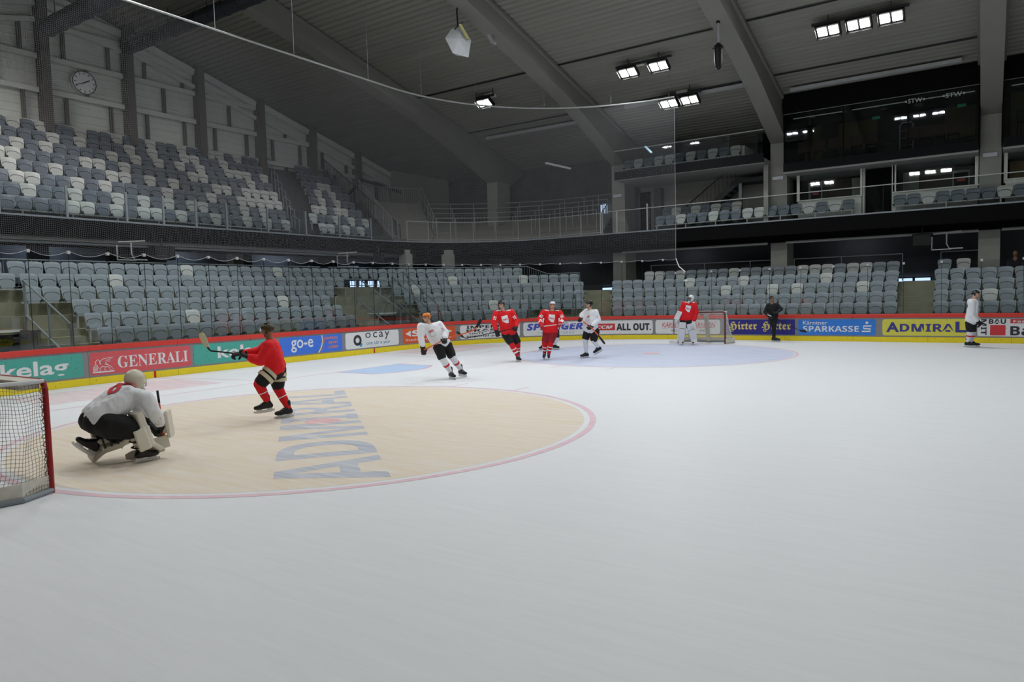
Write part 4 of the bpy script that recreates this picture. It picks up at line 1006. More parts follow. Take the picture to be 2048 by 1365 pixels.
# ================================================================== ROOF FITTINGS
def floodlight_row(loc, n, pitch, label, tilt=.5, drop=.55, group='roof floodlights', power=1.0, ballasts=1, warm=False):
    x, y, z = loc
    t = thing('floodlight', label, 'floodlight', loc)
    MB().bar((x - pitch * (n - 1) / 2 - .55, y, z + .32), (x + pitch * (n - 1) / 2 + .55, y, z + .32), .07, .1).build('carrier', STEEL_D, t)
    ct, st_ = math.cos(tilt), math.sin(tilt)
    for k in range(n):
        cx = x + pitch * (k - (n - 1) / 2)
        def R(a, b_, c_): return Vector((cx + a, y + b_ * ct + c_ * st_, z - b_ * st_ + c_ * ct))
        def rbox(a0, a1, b0, b1, c0, c1):
            v = [R(a, b_, c_) for c_ in (c0, c1) for a, b_ in ((a0, b0), (a1, b0), (a1, b1), (a0, b1))]
            return MB().add(v, [(0, 3, 2, 1), (4, 5, 6, 7), (0, 1, 5, 4), (1, 2, 6, 5), (2, 3, 7, 6), (3, 0, 4, 7)])
        rbox(-.4, .4, -.25, .25, .03, .12).build('housing', BLACK, t)
        for sx in (-1, 1):
            rbox(sx * .19 - .15, sx * .19 + .15, -.18, .18, .0, .03).build('lamp_panel', LIT, t)
            l = bpy.data.lights.new('floodlight_lamp', 'AREA'); l.shape = 'RECTANGLE'; l.size = .29; l.size_y = .34; l.energy = LAMP_W * power; l.color = (1, .97, .9) if warm else (.93, .965, 1); l.spread = math.radians(165)
            lo = bpy.data.objects.new('floodlight_lamp', l); COL.objects.link(lo); lo.parent = t; lo.location = R(sx * .19, 0, -.015) - Vector((x, y, z)); lo.rotation_euler = (-tilt, 0, 0)
            rbox(sx * .41 - .01, sx * .41 + .01, -.26, .26, -.08, .12).build('visor', BLACK, t)
        rbox(-.4, .4, .25, .27, -.06, .12).build('visor', BLACK, t)
        MB().bar((cx, y, z + .1), (cx, y, z + .34), .05).build('yoke', STEEL_D, t)
    for sx in (-.5, .5):
        px = x + sx * pitch * max(1, n - 1); MB().bar((px, y, z + .35), (px, y, ZR(y)), .03).build('drop_rod', STEEL_D, t)
    for k in range(ballasts):
        px = x + (k - (ballasts - 1) / 2) * .9; MB().box((px, y + .5, ZR(y) - .12), (.5, .34, .16)).build('ballast_box', WHITE, t)
floodlight_row((3.3, 12.95, 11.2), 2, 1.35, 'pair of lit floodlights hung from the roof above the far corner boards', ballasts=2)
floodlight_row((3.75, 15.85, 10.42), 2, .95, 'pair of lit floodlights hanging lower, above the small top balcony', ballasts=1, power=.8)
floodlight_row((-4.75, 12.9, 11.2), 1, 1, 'single lit floodlight left of the second roof beam', ballasts=1)
floodlight_row((11.35, 13.05, 11.2), 3, 1.0, 'row of three lit floodlights between the two right roof beams', ballasts=1, power=.8)
OUT = [(3.25, 3.5, 3, .75, .15), (11.3, 3.5, 3, .62, .15), (3.25, -3.5, 3, .95, -.15), (11.3, -3.5, 3, .7, -.15), (-4.7, -3.2, 3, 1.3, -.1), (-4.7, -12.9, 2, .9, -.4), (-12.2, -8.5, 3, 1.1, -.2),  # unseen rows; left-bay ones added to brighten ice, stand and wall there
       (19.3, 3.5, 3, .25, .15), (19.3, 13.05, 2, .2, .5), (19.3, -3.5, 3, .35, -.15), (27.3, 0, 3, .3, 0), (3.25, -12.9, 2, .35, -.5), (11.3, -12.9, 3, .35, -.5), (19.3, -12.9, 2, .25, -.5)]
for i, (x, y, n, pw, tl) in enumerate(OUT):
    floodlight_row((x, y, ZR(y) - .7), n, 1.1, 'unseen floodlight row under the roof, out of the frame, number %s' % ORD[i], power=pw, tilt=tl, warm=y < -5)
STRIP = mat('strip_lamp', (178, 180, 180), .5)
for i, (x0, x1, y, lab) in enumerate(((.9, 6.6, 16.4, 'long unlit strip lamp under the roof between second and third beam'), (8.1, 14.3, 17.5, 'long unlit strip lamp under the roof above the left glazed box'), (-7.6, -1.8, 17.0, 'long unlit strip lamp under the roof left of the second beam'))):
    tag(MB().lo((x0, y - .1, ZR(y) - .24), (x1, y + .1, ZR(y) - .1)).build('strip_lamp', STRIP), lab, 'lamp')
tag(MB().bar((-5.2, 19.2, 9.35), (-4.6, 20.9, 9.2), .12, .08).build('tube_lamp', mat('tube_dim', (210, 212, 214), .5, emit=.15)), 'short pale tube lamp under the roof beyond the corner terrace', 'lamp')
for y, lab in ((12.2, 'thin cable conduit along the roof sheet beside the floodlights'), (16.3, 'thin cable conduit along the roof sheet near the strip lamps')):
    tag(MB().bar((-8.3, y, ZR(y) - .06), (14.9, y, ZR(y) - .06), .05, .05).build('conduit', STEEL_D), lab, 'conduit')
# ducts
def duct(y, z, x0, x1, r, label):
    t = thing('air_duct', label, 'duct', (x0, y, z)); n = int((x1 - x0) / .9)
    m = mat('duct_metal', (70, 76, 82), .45, .5, var=.1)
    MB().tube([(x0, y, z), (x1, y, z)], r, 20).build('tube', m, t)
    for k in range(n + 1): MB().tube([(x0 + .9 * k + .02, y, z), (x0 + .9 * k + .08, y, z)], r + .018, 20).build('seam_ring', m, t)
    for k in range(0, n, 3): MB().bar((x0 + .9 * k + .6, y, z + r), (x0 + .9 * k + .6, y, ZR(y)), .02).build('hanger', STEEL_D, t)
duct(-2.2, 12.28, -13.5, 5, .31, 'round grey air duct with open cap end at the top left'); duct(2.3, 13.4, -16.5, 5, .29, 'round grey air duct running from the gable wall under the roof')
# clock
t = thing('wall_clock', 'large round white wall clock with black markers high on the gable wall', 'clock', (-16.72, .5, 11.52))
def yzdisc(r, x, c=(0.5, 11.52), n=40): return [(x, c[0] + r * math.cos(2 * PI * k / n), c[1] + r * math.sin(2 * PI * k / n)) for k in range(n)]
MB().tube([(-16.8, .5, 11.52), (-16.68, .5, 11.52)], .48, 40).build('face', mat('clock_face', (240, 242, 246), .5), t)
vs = yzdisc(.455, -16.67) + yzdisc(.49, -16.67); MB().add(vs, [(k, (k + 1) % 40, 40 + (k + 1) % 40, 40 + k) for k in range(40)]).build('rim', BLACK, t)
def yzbar(a, r0, r1, w, nm):
    d = (math.sin(a), math.cos(a)); n = (d[1], -d[0]); pts = [(-16.66, .5 + d[0] * r + n[0] * q, 11.52 + d[1] * r + n[1] * q) for r, q in ((r0, -w), (r0, w), (r1, w), (r1, -w))]
    MB().add(pts, [(0, 1, 2, 3)]).build(nm, BLACK, t)
for k in range(12): yzbar(2 * PI * k / 12, .34, .43, .014, 'marker')
yzbar(math.radians(58), -.08, .25, .022, 'hour_hand'); yzbar(math.radians(245), -.1, .4, .014, 'minute_hand')
# hanging loudspeaker
SPK = Vector((-.95, 6.1, 11.45))
t = thing('hanging_loudspeaker', 'white wedge shaped loudspeaker with yellow side hanging beside the second roof beam', 'loudspeaker', SPK)
u = _r; h_ = Vector((-.53, .85, 0))
def q(a, b, c): return SPK + u * a + h_ * b + Vector((0, 0, c))
vs = [q(-.5, 0, .05), q(-.22, -.15, -.55), q(.33, -.05, -.68), q(.44, .1, -.02), q(.05, .1, .52), q(-.28, .15, .42), q(.02, -.25, -.05),
      q(-.4, .5, .1), q(-.15, .4, -.45), q(.3, .45, -.5), q(.4, .5, .1), q(.1, .5, .5)]
MB().add(vs, [(0, 1, 6, 5), (1, 2, 6), (2, 3, 6), (6, 3, 4), (5, 6, 4), (0, 7, 8, 1), (1, 8, 9, 2), (2, 9, 10, 3), (3, 10, 11, 4), (4, 11, 5), (5, 11, 7, 0), (7, 11, 10, 9, 8)]).build('cabinet', mat('speaker_white', (196, 200, 204), .5), t)
vs = [q(.03, -.27, .42), q(.12, -.27, .45), q(.4, -.05, .0), q(.3, -.2, -.06), ]
MB().add(vs + [v + h_ * .05 for v in vs], [(0, 1, 2, 3), (7, 6, 5, 4), (0, 4, 5, 1), (1, 5, 6, 2), (2, 6, 7, 3), (3, 7, 4, 0)]).build('side_panel', mat('speaker_yellow', (198, 190, 130), .5), t)
MB().tube([q(-.02, 0, .45), q(-.05, .05, 1.0), q(0, .1, 1.4)], .03, 6).build('suspension', BLACK, t); MB().tube([q(-.15, 0, .35), q(.05, -.1, .5), q(.15, 0, .6)], .02, 5).build('cable', BLACK, t)
MB().bar(SPK + Vector((.1, .1, 1.35)), Vector((-.95, 6.1, ZR(6.1))), .05).build('mount', STEEL_D, t)
t = thing('ceiling_camera', 'small pale camera bracket under the second roof beam', 'camera', (-.85, 8.0, 12.0)); MB().bar((-.95, 8.0, 12.15), (-.8, 8.05, 11.85), .14).build('body', STRIP, t); MB().bar((-.8, 8.0, 11.9), (-.65, 8.0, 11.75), .09).build('lens', STRIP, t)
# black wrapped bag hanging from the third beam
B0 = Vector((7.2, 10.5, 10.35))
t = thing('rope_bag', 'black fabric bag hanging on a strap from the third roof beam', 'bag', B0)
MB().tube([B0 + Vector((0, 0, z)) for z in (-.5, -.42, -.2, .1, .3, .36, .42)], [.05, .11, .145, .15, .16, .1, .04], 12).build('bag', BLACK, t, True)
MB().tube([B0 + Vector((0, 0, .4)), B0 + Vector((0, 0, 1.1))], .035, 6).build('strap', PGY, t); MB().tube([B0 + Vector((-.2, 0, .25)), B0 + Vector((0, .02, .32)), B0 + Vector((.18, 0, .24))], .03, 5).build('tie', BLACK, t)
MB().tube([B0 + Vector((0, 0, 1.1)), B0 + Vector((0, 0, 1.7))], .07, 6).build('pulley', BLACK, t)
# small ceiling lamp far right
tag(MB().tube([(17.4, 15.0, 10.9), (17.4, 15.0, 11.2)], .16, 12).build('ceiling_lamp', mat('lamp_dim2', (255, 250, 240), .4, emit=2)), 'small round ceiling lamp right of the rightmost roof beam', 'lamp')

# ================================================================== GOALS
def goal(name, label, cx, y0, sy, red, cordm, cord=.0016, dirty=False, cell=.045):
    """mouth on the line y=y0, depth towards sy"""
    t = thing(name, label, 'goal', (cx, y0, 0)); hw = .915; H = 1.22; D = 1.1
    fr = MB().tube([(cx - hw, y0, 0), (cx - hw, y0, H - .08), (cx - hw + .03, y0, H - .02), (cx - hw + .08, y0, H), (cx + hw - .08, y0, H), (cx + hw - .03, y0, H - .02), (cx + hw, y0, H - .08), (cx + hw, y0, 0)], .03, 10)
    fr.build('post_frame', red, t)
    base = [(cx - hw, 0), (cx - hw - .18, .35), (cx - hw - .12, .75), (cx - hw + .35, 1.0), (cx, D - .25), (cx + hw - .35, 1.0), (cx + hw + .12, .75), (cx + hw + .18, .35), (cx + hw, 0)]
    base = [(x, y0 + sy * d) for x, d in base]
    MB().tube([(x, y, .03) for x, y in base], .035, 8).build('base_frame', STEEL, t)
    sk = MB(); vs = []
    for x, y in base: vs += [(x, y, .0), (x, y, .2)]
    sk.add(vs, [(2 * i, 2 * i + 2, 2 * i + 3, 2 * i + 1) for i in range(len(base) - 1)]); so = sk.build('skirt_pad', mat('goal_pad', (206, 202, 190), .7, var=.25, scale=9), t)
    sm = so.modifiers.new('thick', 'SOLIDIFY'); sm.thickness = .03
    top = [(cx - hw + .02, 0), (cx - hw + .06, .4), (cx - hw + .4, .52), (cx, .5), (cx + hw - .4, .52), (cx + hw - .06, .4), (cx + hw - .02, 0)]
    top = [(x, y0 + sy * d) for x, d in top]
    MB().tube([(x, y, H) for x, y in top], .022, 8).build('top_frame', PW, t)
    MB().bar((cx, top[3][1], H), (cx, y0 + sy * (D - .25), .05), .16, .05, up=(0, 1, 0)).build('centre_pad', MATS['goal_pad'], t)
    # top pad strip behind the crossbar
    q = MB().bar((cx - hw + .08, y0 + sy * .12, H - .03), (cx + hw - .08, y0 + sy * .12, H - .03), .2, .1); q.build('top_pad', MATS['goal_pad'], t)
    # netting: back and side surface between top curve and base curve
    def crv(pts, a):
        L = [0]
        for p, r in zip(pts, pts[1:]): L.append(L[-1] + math.hypot(r[0] - p[0], r[1] - p[1]))
        x = a * L[-1]
        for i in range(len(pts) - 1):
            if x <= L[i + 1] + 1e-9:
                f = (x - L[i]) / (L[i + 1] - L[i] or 1); return (pts[i][0] + (pts[i + 1][0] - pts[i][0]) * f, pts[i][1] + (pts[i + 1][1] - pts[i][1]) * f)
        return pts[-1]
    def S(a, b_):
        p, r = crv(top, a), crv(base, a); sagg = .08 * math.sin(PI * b_) * (1 - abs(2 * a - 1) ** 3)
        x = p[0] + (r[0] - p[0]) * b_; y = p[1] + (r[1] - p[1]) * b_ - sy * sagg + .01 * math.sin(a * 60 + b_ * 9)
        return Vector((x + .012 * math.sin(b_ * 23 + a * 17), y, H + (.06 - H) * b_ + .01 * math.sin(a * 47)))
    nb = MB(); na = int(3.9 / cell); nc = int(1.35 / cell)
    for i in range(na + 1): nb.tube([S(i / na, j / 10) for j in range(11)], cord, 3)
    for j in range(nc + 1): nb.tube([S(i / 60, j / nc) for i in range(61)], cord, 3)
    # top net
    for i in range(1, int(1.8 / cell)):
        x = cx - hw + cell * i; nb.tube([(x, y0 + sy * .02, H), (x, y0 + sy * .25, H - .01), (x, y0 + sy * .5, H)], cord, 3)
    for j in range(1, int(.5 / cell)): nb.tube([(cx - hw + .03, y0 + sy * cell * j, H - .008), (cx + hw - .03, y0 + sy * cell * j, H - .008)], cord, 3)
    o = nb.build('netting', cordm, t); o['kind'] = 'stuff'
    # lacing along the posts
    lb = MB()
    for sx in (-1, 1):
        pts = [(cx + sx * (hw + .02 * math.sin(k * 1.9)), y0 + sy * (.04 + .02 * math.cos(k * 2.3)), .05 + k * .03) for k in range(38)]
        lb.tube(pts, .006, 4)
    lb.build('lacing', cordm, t)['kind'] = 'stuff'
    return t
GN = goal('hockey_goal', 'red framed ice hockey goal with white net at the left edge', 5.88, -11.48, -1, mat('goal_red', (150, 24, 28), .45, var=.2, scale=12), mat('net_dark_cord', (132, 124, 110), .8), .0026)
GF = goal('hockey_goal', 'dark red framed ice hockey goal by the far boards behind the red goalkeeper', 6.08, 11.72, 1, mat('goal_dark_red', (96, 40, 38), .45, var=.2), mat('net_white_cord', (214, 214, 208), .8), .0030)

# ================================================================== PEOPLE
SKIN = mat('skin', (214, 164, 140), .55, var=.06, scale=12); SKIN2 = mat('skin_tanned', (150, 108, 82), .55, var=.06, scale=12)
JRED = mat('jersey_red', (226, 20, 30), .75, var=.1, scale=7, bump=.25); JWHITE = mat('jersey_white', (228, 231, 236), .75, var=.05, scale=7, bump=.25)
PBLK = mat('pants_black', (18, 19, 21), .75, var=.2, scale=8, bump=.2); PREDD = mat('pants_dark_red', (142, 26, 36), .75, var=.15, scale=8, bump=.2)
SOCKR = mat('sock_red', (212, 24, 32), .85, var=.12, scale=14, bump=.2); SOCKW = mat('sock_white', (222, 224, 228), .85, var=.06, scale=14, bump=.2)
GLBLK = mat('glove_black', (22, 23, 25), .6, var=.2); GLWH = mat('glove_white', (222, 222, 220), .6)
SKBLK = mat('skate_black', (24, 25, 27), .4, var=.2); SKHOLD = mat('skate_holder', (220, 220, 218), .45); BLADE = mat('skate_blade', (190, 194, 198), .25, .9)
HBLK = mat('helmet_black', (20, 21, 23), .3); HWHT = mat('helmet_white', (226, 228, 230), .3); HORG = mat('helmet_orange', (210, 120, 44), .3, var=.5, scale=14)
HCRM = mat('helmet_cream', (206, 200, 180), .35, var=.2, scale=10); PADW = mat('pad_white', (224, 225, 228), .5, var=.05); PADC = mat('pad_cream', (214, 210, 196), .5, var=.08)
VISOR = glass_mat('visor', (.9, .92, .92)); EYE = mat('eye_dark', (36, 28, 24), .3); LIP = mat('lip', (170, 96, 88), .5); HAIR = mat('hair_dark', (40, 30, 24), .7, var=.3, scale=30)
SHAFTO = mat('shaft_orange', (214, 92, 48), .4); SHAFTB = mat('shaft_black', (26, 26, 28), .4); SHAFTW = mat('shaft_white', (224, 224, 222), .4); TAPE = mat('stick_tape', (206, 200, 170), .7)
CRED = mat('print_cloth_red', (206, 40, 50), .7); CWHITE = mat('print_cloth_white', (234, 236, 238), .7)

def smooth_blob(src, name, m, parent, voxel=.016, it=6, wrinkle=0.0, seed=0):
    me = src.mesh('tmp_blob', m); ob = bpy.data.objects.new('tmp_blob', me)
    r = ob.modifiers.new('r', 'REMESH'); r.mode = 'VOXEL'; r.voxel_size = voxel; r.use_smooth_shade = True
    s_ = ob.modifiers.new('s', 'SMOOTH'); s_.factor = .5; s_.iterations = it
    me2 = evaluated_mesh(ob)
    JUNK.extend([ob, me])
    off = wloc(parent); n = len(me2.vertices)
    co_ = np.empty(n * 3, 'f'); me2.vertices.foreach_get('co', co_); co_ = co_.reshape(n, 3)
    if wrinkle:
        nm = np.empty(n * 3, 'f'); me2.vertices.foreach_get('normal', nm); nm = nm.reshape(n, 3)
        amp = np.array([noise.noise((x * 9 + seed, y * 9 + seed * 2, z * 7.2)) + .5 * noise.noise((x * 19 + seed, y * 19, z * 19)) for x, y, z in co_.tolist()], 'f')
        co_ = co_ + nm * (amp * wrinkle)[:, None]
    co_ = co_ - np.array(off, 'f'); me2.vertices.foreach_set('co', np.ascontiguousarray(co_, 'f').ravel())
    me2.name = name; me2.materials.clear(); me2.materials.append(m)
    me2.polygons.foreach_set('use_smooth', [True] * len(me2.polygons)); me2.update()
    o = bpy.data.objects.new(name, me2); COL.objects.link(o); o.parent = parent; return o
def drape(name, target, centre, dirv, up, w, h, m, parent, shape=None, lift=.006, grid=10):
    """flat print laid on the cloth: every vertex is pushed along dirv onto the surface"""
    off = wloc(target); bv = BVHTree.FromPolygons([v.co + off for v in target.data.vertices], [tuple(p.vertices) for p in target.data.polygons])
    d = Vector(dirv).normalized(); up = (Vector(up) - d * Vector(up).dot(d)).normalized(); x = d.cross(up).normalized()
    if shape is None:
        vs = [(i / grid, j / grid) for j in range(grid + 1) for i in range(grid + 1)]
        fs = [(j * (grid + 1) + i, j * (grid + 1) + i + 1, (j + 1) * (grid + 1) + i + 1, (j + 1) * (grid + 1) + i) for j in range(grid) for i in range(grid)]
    else: vs, fs = shape
    pts = []; ok = []
    for a, b in vs:
        q = Vector(centre) + x * (a - .5) * w + up * (b - .5) * h; hit = bv.ray_cast(q - d * .5, d, 1.2)
        ok.append(hit[0] is not None); pts.append(hit[0] - d * lift if hit[0] is not None else q)
    fs = [f for f in fs if all(ok[k] for k in f) and max((pts[k] - pts[f[0]]).length for k in f) < max(w, h) * .8]
    if not fs: return None
    return MB().add(pts, fs).build(name, m, parent)
def shield(grid=8):
    vs, fs = [], []
    for j in range(grid + 1):
        t = j / grid; y = t; x0, x1 = 0.0, 1.0
        if t < .35: x0, x1 = .0 + .55 * (1 - t / .35), .95
        for i in range(grid + 1): vs.append((x0 + (x1 - x0) * i / grid, y))
    for j in range(grid):
        for i in range(grid): a = j * (grid + 1) + i; fs.append((a, a + 1, a + grid + 2, a + grid + 1))
    return vs, fs

def hand_glove(wrist, palm_dir, grip_dir, m, parent, name='glove', size=1.0, cuff=None):
    """padded glove: palm, four unequal curled fingers and a thumb closing on the stick"""
    d = Vector(palm_dir).normalized(); g = Vector(grip_dir).normalized(); g = (g - d * g.dot(d)).normalized(); n = d.cross(g).normalized(); w = Vector(wrist)
    b = MB(); k = size
    b.capsule(w - d * .07 * k, .058 * k, w + d * .0, .05 * k, flat=.75, fdir=n); b.capsule(w, .048 * k, w + d * .085 * k, .046 * k, flat=.7, fdir=n)
    for i, L in enumerate((.9, 1.0, .95, .78)):
        base = w + d * .085 * k + g * (.036 - .024 * i) * k; k1 = base + d * .035 * L * k - n * .012 * k; k2 = k1 + (d * .35 - n).normalized() * .036 * L * k; k3 = k2 + (-d * .7 - n * .6).normalized() * .028 * L * k
        b.capsule(base - d * .03 * k, .017 * k, k1, .0165 * k, n=8, m=3); b.capsule(k1, .0165 * k, k2, .015 * k, n=8, m=3); b.capsule(k2, .015 * k, k3, .013 * k, n=8, m=3)
    t0 = w + d * .02 * k + g * .04 * k; t1 = t0 + (g * .6 + d * .5 - n * .5).normalized() * .045 * k; t2 = t1 + (d * .5 - n * .9 - g * .2).normalized() * .04 * k
    b.capsule(t0, .02 * k, t1, .018 * k, n=8, m=3); b.capsule(t1, .018 * k, t2, .015 * k, n=8, m=3)
    o = smooth_blob(b, name, m, parent, voxel=.0075, it=1)
    if cuff: MB().tube([w - d * .13 * k, w - d * .045 * k], [.062 * k, .058 * k], 12).build('cuff', cuff, o)
    return o
def skate(ankle, toe, parent, goalie=False, flip=0):
    a = Vector(ankle); t = Vector(toe); fwd = (t - a); fwd.z *= .35
    sole_z = min(a.z - .11, t.z)
    f = Vector((fwd.x, fwd.y, 0));
    if f.length < .03: f = Vector((.1, 0, 0))
    f.normalize()
    tilt = math.atan2(t.z - (a.z - .1), max(.05, (t - a).length)) if (t.z < a.z - .17 or a.z > .22) else 0
    dn = Vector((0, 0, -1)); ff = (f * math.cos(tilt) + Vector((0, 0, 1)) * math.sin(tilt)).normalized() if a.z > .24 else f
    dn = (dn - ff * dn.dot(ff)).normalized()
    b = MB(); heel = a + dn * .075 - ff * .045; ball = a + dn * .082 + ff * .13; tip = a + dn * .085 + ff * .2
    b.capsule(a - dn * .09, .052, a + dn * .02, .05); b.capsule(a + dn * .0, .05, heel, .042); b.capsule(heel, .042, ball, .045); b.capsule(ball, .045, tip, .036); b.capsule(a + dn * .02 + ff * .02, .048, ball, .045)
    o = smooth_blob(b, 'skate', SKBLK, parent, voxel=.011, it=3)
    side = ff.cross(dn).normalized(); base = a + dn * .115
    h = MB(); h.bar(base - ff * .07, base + ff * .02, .022, .05, up=tuple(-dn)); h.bar(base + ff * .1, base + ff * .19, .022, .05, up=tuple(-dn)); h.bar(base + dn * .03 - ff * .08, base + dn * .03 + ff * .2, .012, .02, up=tuple(-dn))
    h.build('blade_holder', SKHOLD, o)
    c = MB(); pts = [base + dn * .055 + ff * (-.1 + .34 * i / 8) - dn * .02 * (2 * i / 8 - 1) ** 4 for i in range(9)]
    for p, q in zip(pts, pts[1:]): c.bar(p, q, .005, .03, up=tuple(-dn))
    c.build('blade', BLADE, o)
    l = MB()
    for i in range(4): p = a + ff * (.045 + .028 * i) + dn * (-.03 + .028 * i); l.bar(p - side * .03, p + side * .03, .008)
    l.build('laces', SKHOLD, o)
    return o
def head_parts(c, fwd, up, skin, parent, helmet=None, visor=True, goalie=None, hair=None, tall=1.0):
    f = Vector(fwd).normalized(); up = Vector(up); up = (up - f * up.dot(f)).normalized(); s = f.cross(up).normalized(); c = Vector(c)
    A = (s, f, up)
    def q(a, b, z): return c + s * a + f * b + up * z
    e = MB()
    for sx in (-1, 1): e.ell(q(sx * .033, .083, .005), (.011, .008, .007), 8, 6, axes=A)
    e.build('eyes', EYE, parent)
    e = MB(); 
    for sx in (-1, 1): e.bar(q(sx * .018, .093, .026), q(sx * .05, .082, .028), .006, .008)
    e.build('eyebrows', HAIR, parent)
    MB().ell(q(0, .082, -.055), (.022, .008, .006), 8, 5, axes=A).build('mouth', LIP, parent)
    if hair is not None:
        hb = MB(); n = 0
        hb.ell(q(0, -.015, .035), (.083, .1, .09), 14, 10, axes=A); o = hb.build('hair', hair, parent, True)
        base_ = wloc(parent)
        for v in o.data.vertices:
            w = v.co + base_ - c
            if w.dot(f) > .045 and w.dot(up) < .06: v.co -= f * (w.dot(f) - .045)
    if helmet is not None:
        hb = MB(); N_, M_ = 20, 9; vs = []; fs = []
        for i in range(M_ + 1):
            th = (PI * .60) * i / M_
            for k in range(N_):
                p = 2 * PI * k / N_; fy = math.sin(p); lim = th
                if fy > .25: lim = min(th, PI * .43)
                elif fy > -.1: lim = min(th, PI * .56)
                r = 1 + (.05 if abs(math.cos(p)) < .35 and th < PI * .4 else 0)
                vs.append(q(.1 * r * math.sin(lim) * math.cos(p), .118 * math.sin(lim) * fy * 1.02 - .004, .03 + .108 * math.cos(lim)))
        for i in range(M_):
            for k in range(N_): fs.append((i * N_ + k, i * N_ + (k + 1) % N_, (i + 1) * N_ + (k + 1) % N_, (i + 1) * N_ + k))
        hb.add(vs, fs); o = hb.build('helmet', helmet, parent, True); sm = o.modifiers.new('t', 'SOLIDIFY'); sm.thickness = .008; sm.offset = 1
        MB().bar(q(-.085, .06, .05), q(.085, .06, .05), .004).build('rim', helmet, o)
        MB().ell(q(0, .0, .142), (.03, .055, .006), 10, 5, axes=A).build('vent', SKBLK, o)
        MB().tube([q(-.088, .02, -.01), q(-.06, .05, -.09), q(0, .062, -.108), q(.06, .05, -.09), q(.088, .02, -.01)], .005, 5).build('chin_strap', SKBLK, o)
        for sx in (-1, 1): MB().ell(q(sx * .094, -.005, -.01), (.012, .022, .03), 8, 6, axes=A).build('ear_guard', helmet, o)
        if visor:
            vs = []; fs = []
            for j in range(4):
                for i in range(9):
                    a = math.radians(-72 + 18 * i); vs.append(q(.108 * math.sin(a), .125 * math.cos(a) + .004 * j, .055 - .026 * j))
            for j in range(3):
                for i in range(8): a = j * 9 + i; fs.append((a, a + 1, a + 10, a + 9))
            MB().add(vs, fs).build('visor', VISOR, o)
    if goalie is not None:
        hb = MB(); N_, M_ = 22, 16; vs = []; fs = []
        for i in range(M_ + 1):
            th = PI * .9 * i / M_
            for k in range(N_):
                p = 2 * PI * k / N_; fy = math.sin(p); zz = math.cos(th)
                rr = math.sin(th) * (1 if zz > -.2 else 1 + .1 * fy)
                back = 1.0 if fy > -.3 else (1.0 if zz > -.45 else .75)
                vs.append(q(.115 * rr * math.cos(p) * (1 - .25 * max(0, -zz)), (.135 * rr * fy + .012) * back, .02 + (.135 if zz > 0 else .155) * zz))
        for i in range(M_):
            for k in range(N_):
                fc = sum((vs[j] for j in (i * N_ + k, (i + 1) * N_ + (k + 1) % N_)), Vector()) / 2 - c
                if fc.dot(f) > .085 and -.075 < fc.dot(up) < .055 and abs(fc.dot(s)) < .07: continue
                fs.append((i * N_ + k, i * N_ + (k + 1) % N_, (i + 1) * N_ + (k + 1) % N_, (i + 1) * N_ + k))
        hb.add(vs, fs); o = hb.build('goalie_mask', goalie, parent, True); sm = o.modifiers.new('t', 'SOLIDIFY'); sm.thickness = .007; sm.offset = 1
        cg = MB()
        for i in range(5): z = .05 - .03 * i; cg.tube([q(-.075, .105, z), q(-.04, .14, z), q(.04, .14, z), q(.075, .105, z)], .003, 5)
        for i in range(5): x = -.05 + .025 * i; cg.tube([q(x, .13, .06), q(x, .145, 0), q(x, .132, -.08)], .003, 5)
        cg.build('cage', STEEL, o)
        MB().ell(q(0, .1, -.135), (.05, .035, .05), 12, 8, axes=A).build('throat_guard', goalie, o)

